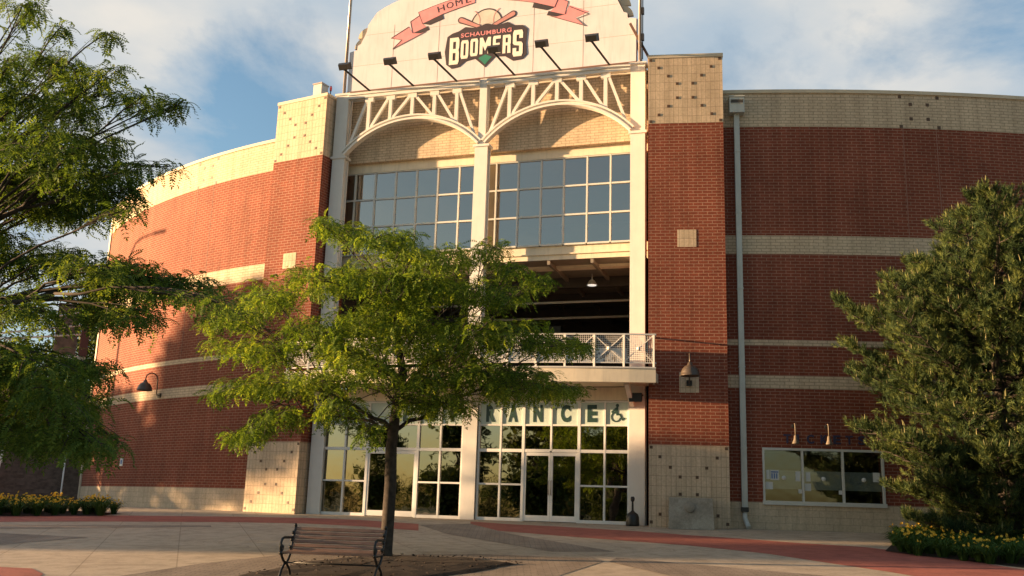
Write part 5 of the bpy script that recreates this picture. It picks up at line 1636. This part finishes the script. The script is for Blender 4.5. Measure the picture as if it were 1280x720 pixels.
# trees to the left (west), whose shade falls on the plaza and lower walls
bt = broadleaf('broadleaf_tree', 'tall broadleaf tree west of the left wing, outside the left edge of the photo', gz(-58, 38.0), 13.4, 2.5, 6.9, 31, 9000, .42, 'shade trees west of the plaza')
SHADE = [(-60, 43.6, 9.8), (-57, 47, 9.2), (-60, 32.4, 10.4), (-55, 29.4, 8.2), (-62, 26, 10.6), (-56, 23.8, 9.6), (-60, 20.2, 5.4), (-57, 17.0, 8.6), (-60, 14.0, 8.4), (-57, 11, 8.2), (-60, 7.5, 8.2), (-69, 42.2, 9.6), (-69, 33.2, 9.0), (-68, 30.6, 8.6), (-69, 27.6, 8.4), (-68, 24.4, 7.6), (-69, 15.6, 8.8), (-69, 12.5, 8.6), (-69, 9, 8.4)]
bt2 = None
for i, (x, y, H_) in enumerate(SHADE):
    if bt2 is None:
        bt2 = broadleaf('broadleaf_tree', 'broadleaf tree in the row west of the plaza, outside the left edge of the photo', gz(x, y), 10.0, 2.5, 1.6, 37, 9000, .42, 'shade trees west of the plaza')
    else:
        copy_thing(bt2, gz(x, y), rz=i * 1.9, scale=H_ / 10.0)
copy_thing(bt, gz(-68, 39.6), rz=1.1, scale=1.0, label='tall broadleaf tree behind the row west of the left wing, out of the photo')
# street lamp whose shadow crosses the left wing
sx, sy = -40.0, 44.0
sl_ = thing('street_lamp', 'tall curved-arm street lamp west of the left wing, seen only by its shadow', 'street lamp', gz(sx, sy))
k = MB(); k.tube([(sx, sy, 0), (sx, sy, 12.6), (sx, sy - .12, 13.3), (sx, sy - .5, 13.8), (sx, sy - 1.0, 13.95), (sx, sy - 2.0, 14.0)], [.11, .08, .075, .07, .06, .05], 10); k.build('pole', M_POLE, sl_)
k = MB(); k.lbox(sx - .14, sx + .14, sy - 2.7, sy - 1.95, 13.93, 14.07); k.build('lamp_head', M_POLE, sl_)
# trees across the road behind the viewer, mirrored in the glass
bt3 = None
ci = 0
for i in range(13):
    an = R(24 + i * 2.9)
    d = 118 + 7 * math.sin(i * 2.3)
    o = fp(-5, 0, 0); x = o.x - math.sin(an) * d; y = o.y - math.cos(an) * d
    H_ = 5.2 + 1.2 * math.sin(i * 3.7)
    if bt3 is None:
        bt3 = broadleaf('broadleaf_tree', 'low broadleaf tree across the road, mirrored in the entrance glass', (x, y, -1.36), 6.0, 4.6, .5, 41, 5200, .34, 'trees mirrored in the entrance glass')
        bt3.scale = (H_ / 6,) * 3
    else:
        copy_thing(bt3, (x, y, -1.36), rz=i * 2.1, scale=H_ / 6.0)
for i, (x, y, H_) in enumerate(((-24, -14, 8.0), (-30, -26, 10), (-20, -9, 6.5), (-47, -12, 9.0), (-13, -22, 9.5), (-15.5, 7.0, 8.5), (-19, 1, 9.5), (-25, 4, 9))):
    copy_thing(bt2, (x, y, -1.36), rz=i * 1.3, scale=H_ / 10.0, label='medium broadleaf tree behind the viewer, mirrored in the entrance glass')['group'] = 'trees mirrored in the entrance glass'
# trees seen beyond the outside stair
bt4 = broadleaf('broadleaf_tree', 'dark tree behind the outside stair, seen through the overhanging branches', (-27.5, 62, 0), 12.5, 4.4, 1.5, 53, 7000, .30, 'trees behind the outside stair')
copy_thing(bt4, (-36.5, 64, 0), rz=2.0, label='dark tree behind the outside stair, at the left edge of the photo')

# ------------------------------------------------------------------ daylily beds
def daylily(seed, label, group, loc, hb, nb):
    rg = np.random.default_rng(seed)
    T = thing('daylily_plant', label, 'plant', loc, 0, group)
    V, F = [], []
    for i in range(84):
        az = rg.uniform(0, 6.283); L = hb * rg.uniform(.6, 1.1); sp_ = rg.uniform(.3, .85) * hb
        d = np.array([math.cos(az), math.sin(az), 0]); w = np.array([-d[1], d[0], 0]) * .014
        o = d * rg.uniform(0, .10) 
        pts = [o, o + d * sp_ * .35 + (0, 0, L * .62), o + d * sp_ * .8 + (0, 0, L * .86), o + d * sp_ * 1.35 + (0, 0, L * .68)]
        for a, b_, wa, wb in zip(pts, pts[1:], (1, 1, .8), (1, .8, .15)):
            n = len(V); V += [a - w * wa, a + w * wa, b_ + w * wb, b_ - w * wb]; F.append((n, n + 1, n + 2, n + 3))
    np_mesh('leaves', np.array(V) + np.array(loc), F, M_DAYLEAF, T, loc)
    for i in range(int(rg.integers(*nb))):
        V, F = [], []
        az = rg.uniform(0, 6.283); r_ = rg.uniform(.02, .30); hz = hb * rg.uniform(.72, 1.08)
        c = np.array([math.cos(az) * r_, math.sin(az) * r_, hz])
        ax = unit(np.array([math.cos(az) * .7, math.sin(az) * .7, .7]) + rg.normal(0, .3, 3))
        x = unit(np.cross(ax, [0.2, .1, 1])); y = np.cross(ax, x)
        for q in range(6):
            a0 = q * math.pi / 3
            o = x * math.cos(a0) + y * math.sin(a0); s = -x * math.sin(a0) + y * math.cos(a0)
            n = len(V); V += [c, c + ax * .024 + o * .022 - s * .014, c + ax * .028 + o * .045, c + ax * .024 + o * .022 + s * .014]; F.append((n, n + 1, n + 2, n + 3))
        np_mesh('bloom', np.array(V) + np.array(loc), F, M_BLOOM, T, loc)
    return T


def inside(poly, x, y):
    c = False
    for i in range(len(poly)):
        (x0, y0), (x1, y1) = poly[i], poly[i - 1]
        if (y0 > y) != (y1 > y) and x < (x1 - x0) * (y - y0) / (y1 - y0) + x0:
            c = not c
    return c


for poly, cnt, lab, grp, hb, nb in (
        ([(-19, 29.3), (-15.28, 30.75), (-12.75, 31.75), (-12.55, 33.0), (-14.5, 34.2), (-19, 33)], 60, 'clump of daylilies with small orange-yellow blooms in the bed before the outside stair', 'daylilies in the bed before the stair', .50, (10, 18)),
        ([(8.7, 23.1), (9.0, 22.2), (10.1, 19.9), (10.9, 18.4), (13.6, 22.5), (13.6, 26), (10.8, 27.2), (9.6, 25.0)], 100, 'clump of daylilies with yellow blooms in the bed under the pine', 'daylilies under the pine', .40, (2, 6))):
    sheet('planting_soil', poly, M_MULCH, 0.012)
    protos = []
    xs = [p[0] for p in poly]; ys = [p[1] for p in poly]
    placed = []
    tries = 0
    while len(placed) < cnt and tries < 6000:
        tries += 1
        x, y = random.uniform(min(xs), max(xs)), random.uniform(min(ys), max(ys))
        if not inside(poly, x, y): continue
        if any((x - a) ** 2 + (y - b_) ** 2 < .33 ** 2 for a, b_ in placed): continue
        placed.append((x, y))
    for i, (x, y) in enumerate(placed):
        loc = (x, y, ground_z(x, y))
        if i < 4:
            protos.append(daylily(60 + i, lab, grp, loc, hb, nb))
        else:
            copy_thing(protos[i % 4], loc, rz=random.uniform(0, 6.28), scale=random.uniform(.8, 1.15))
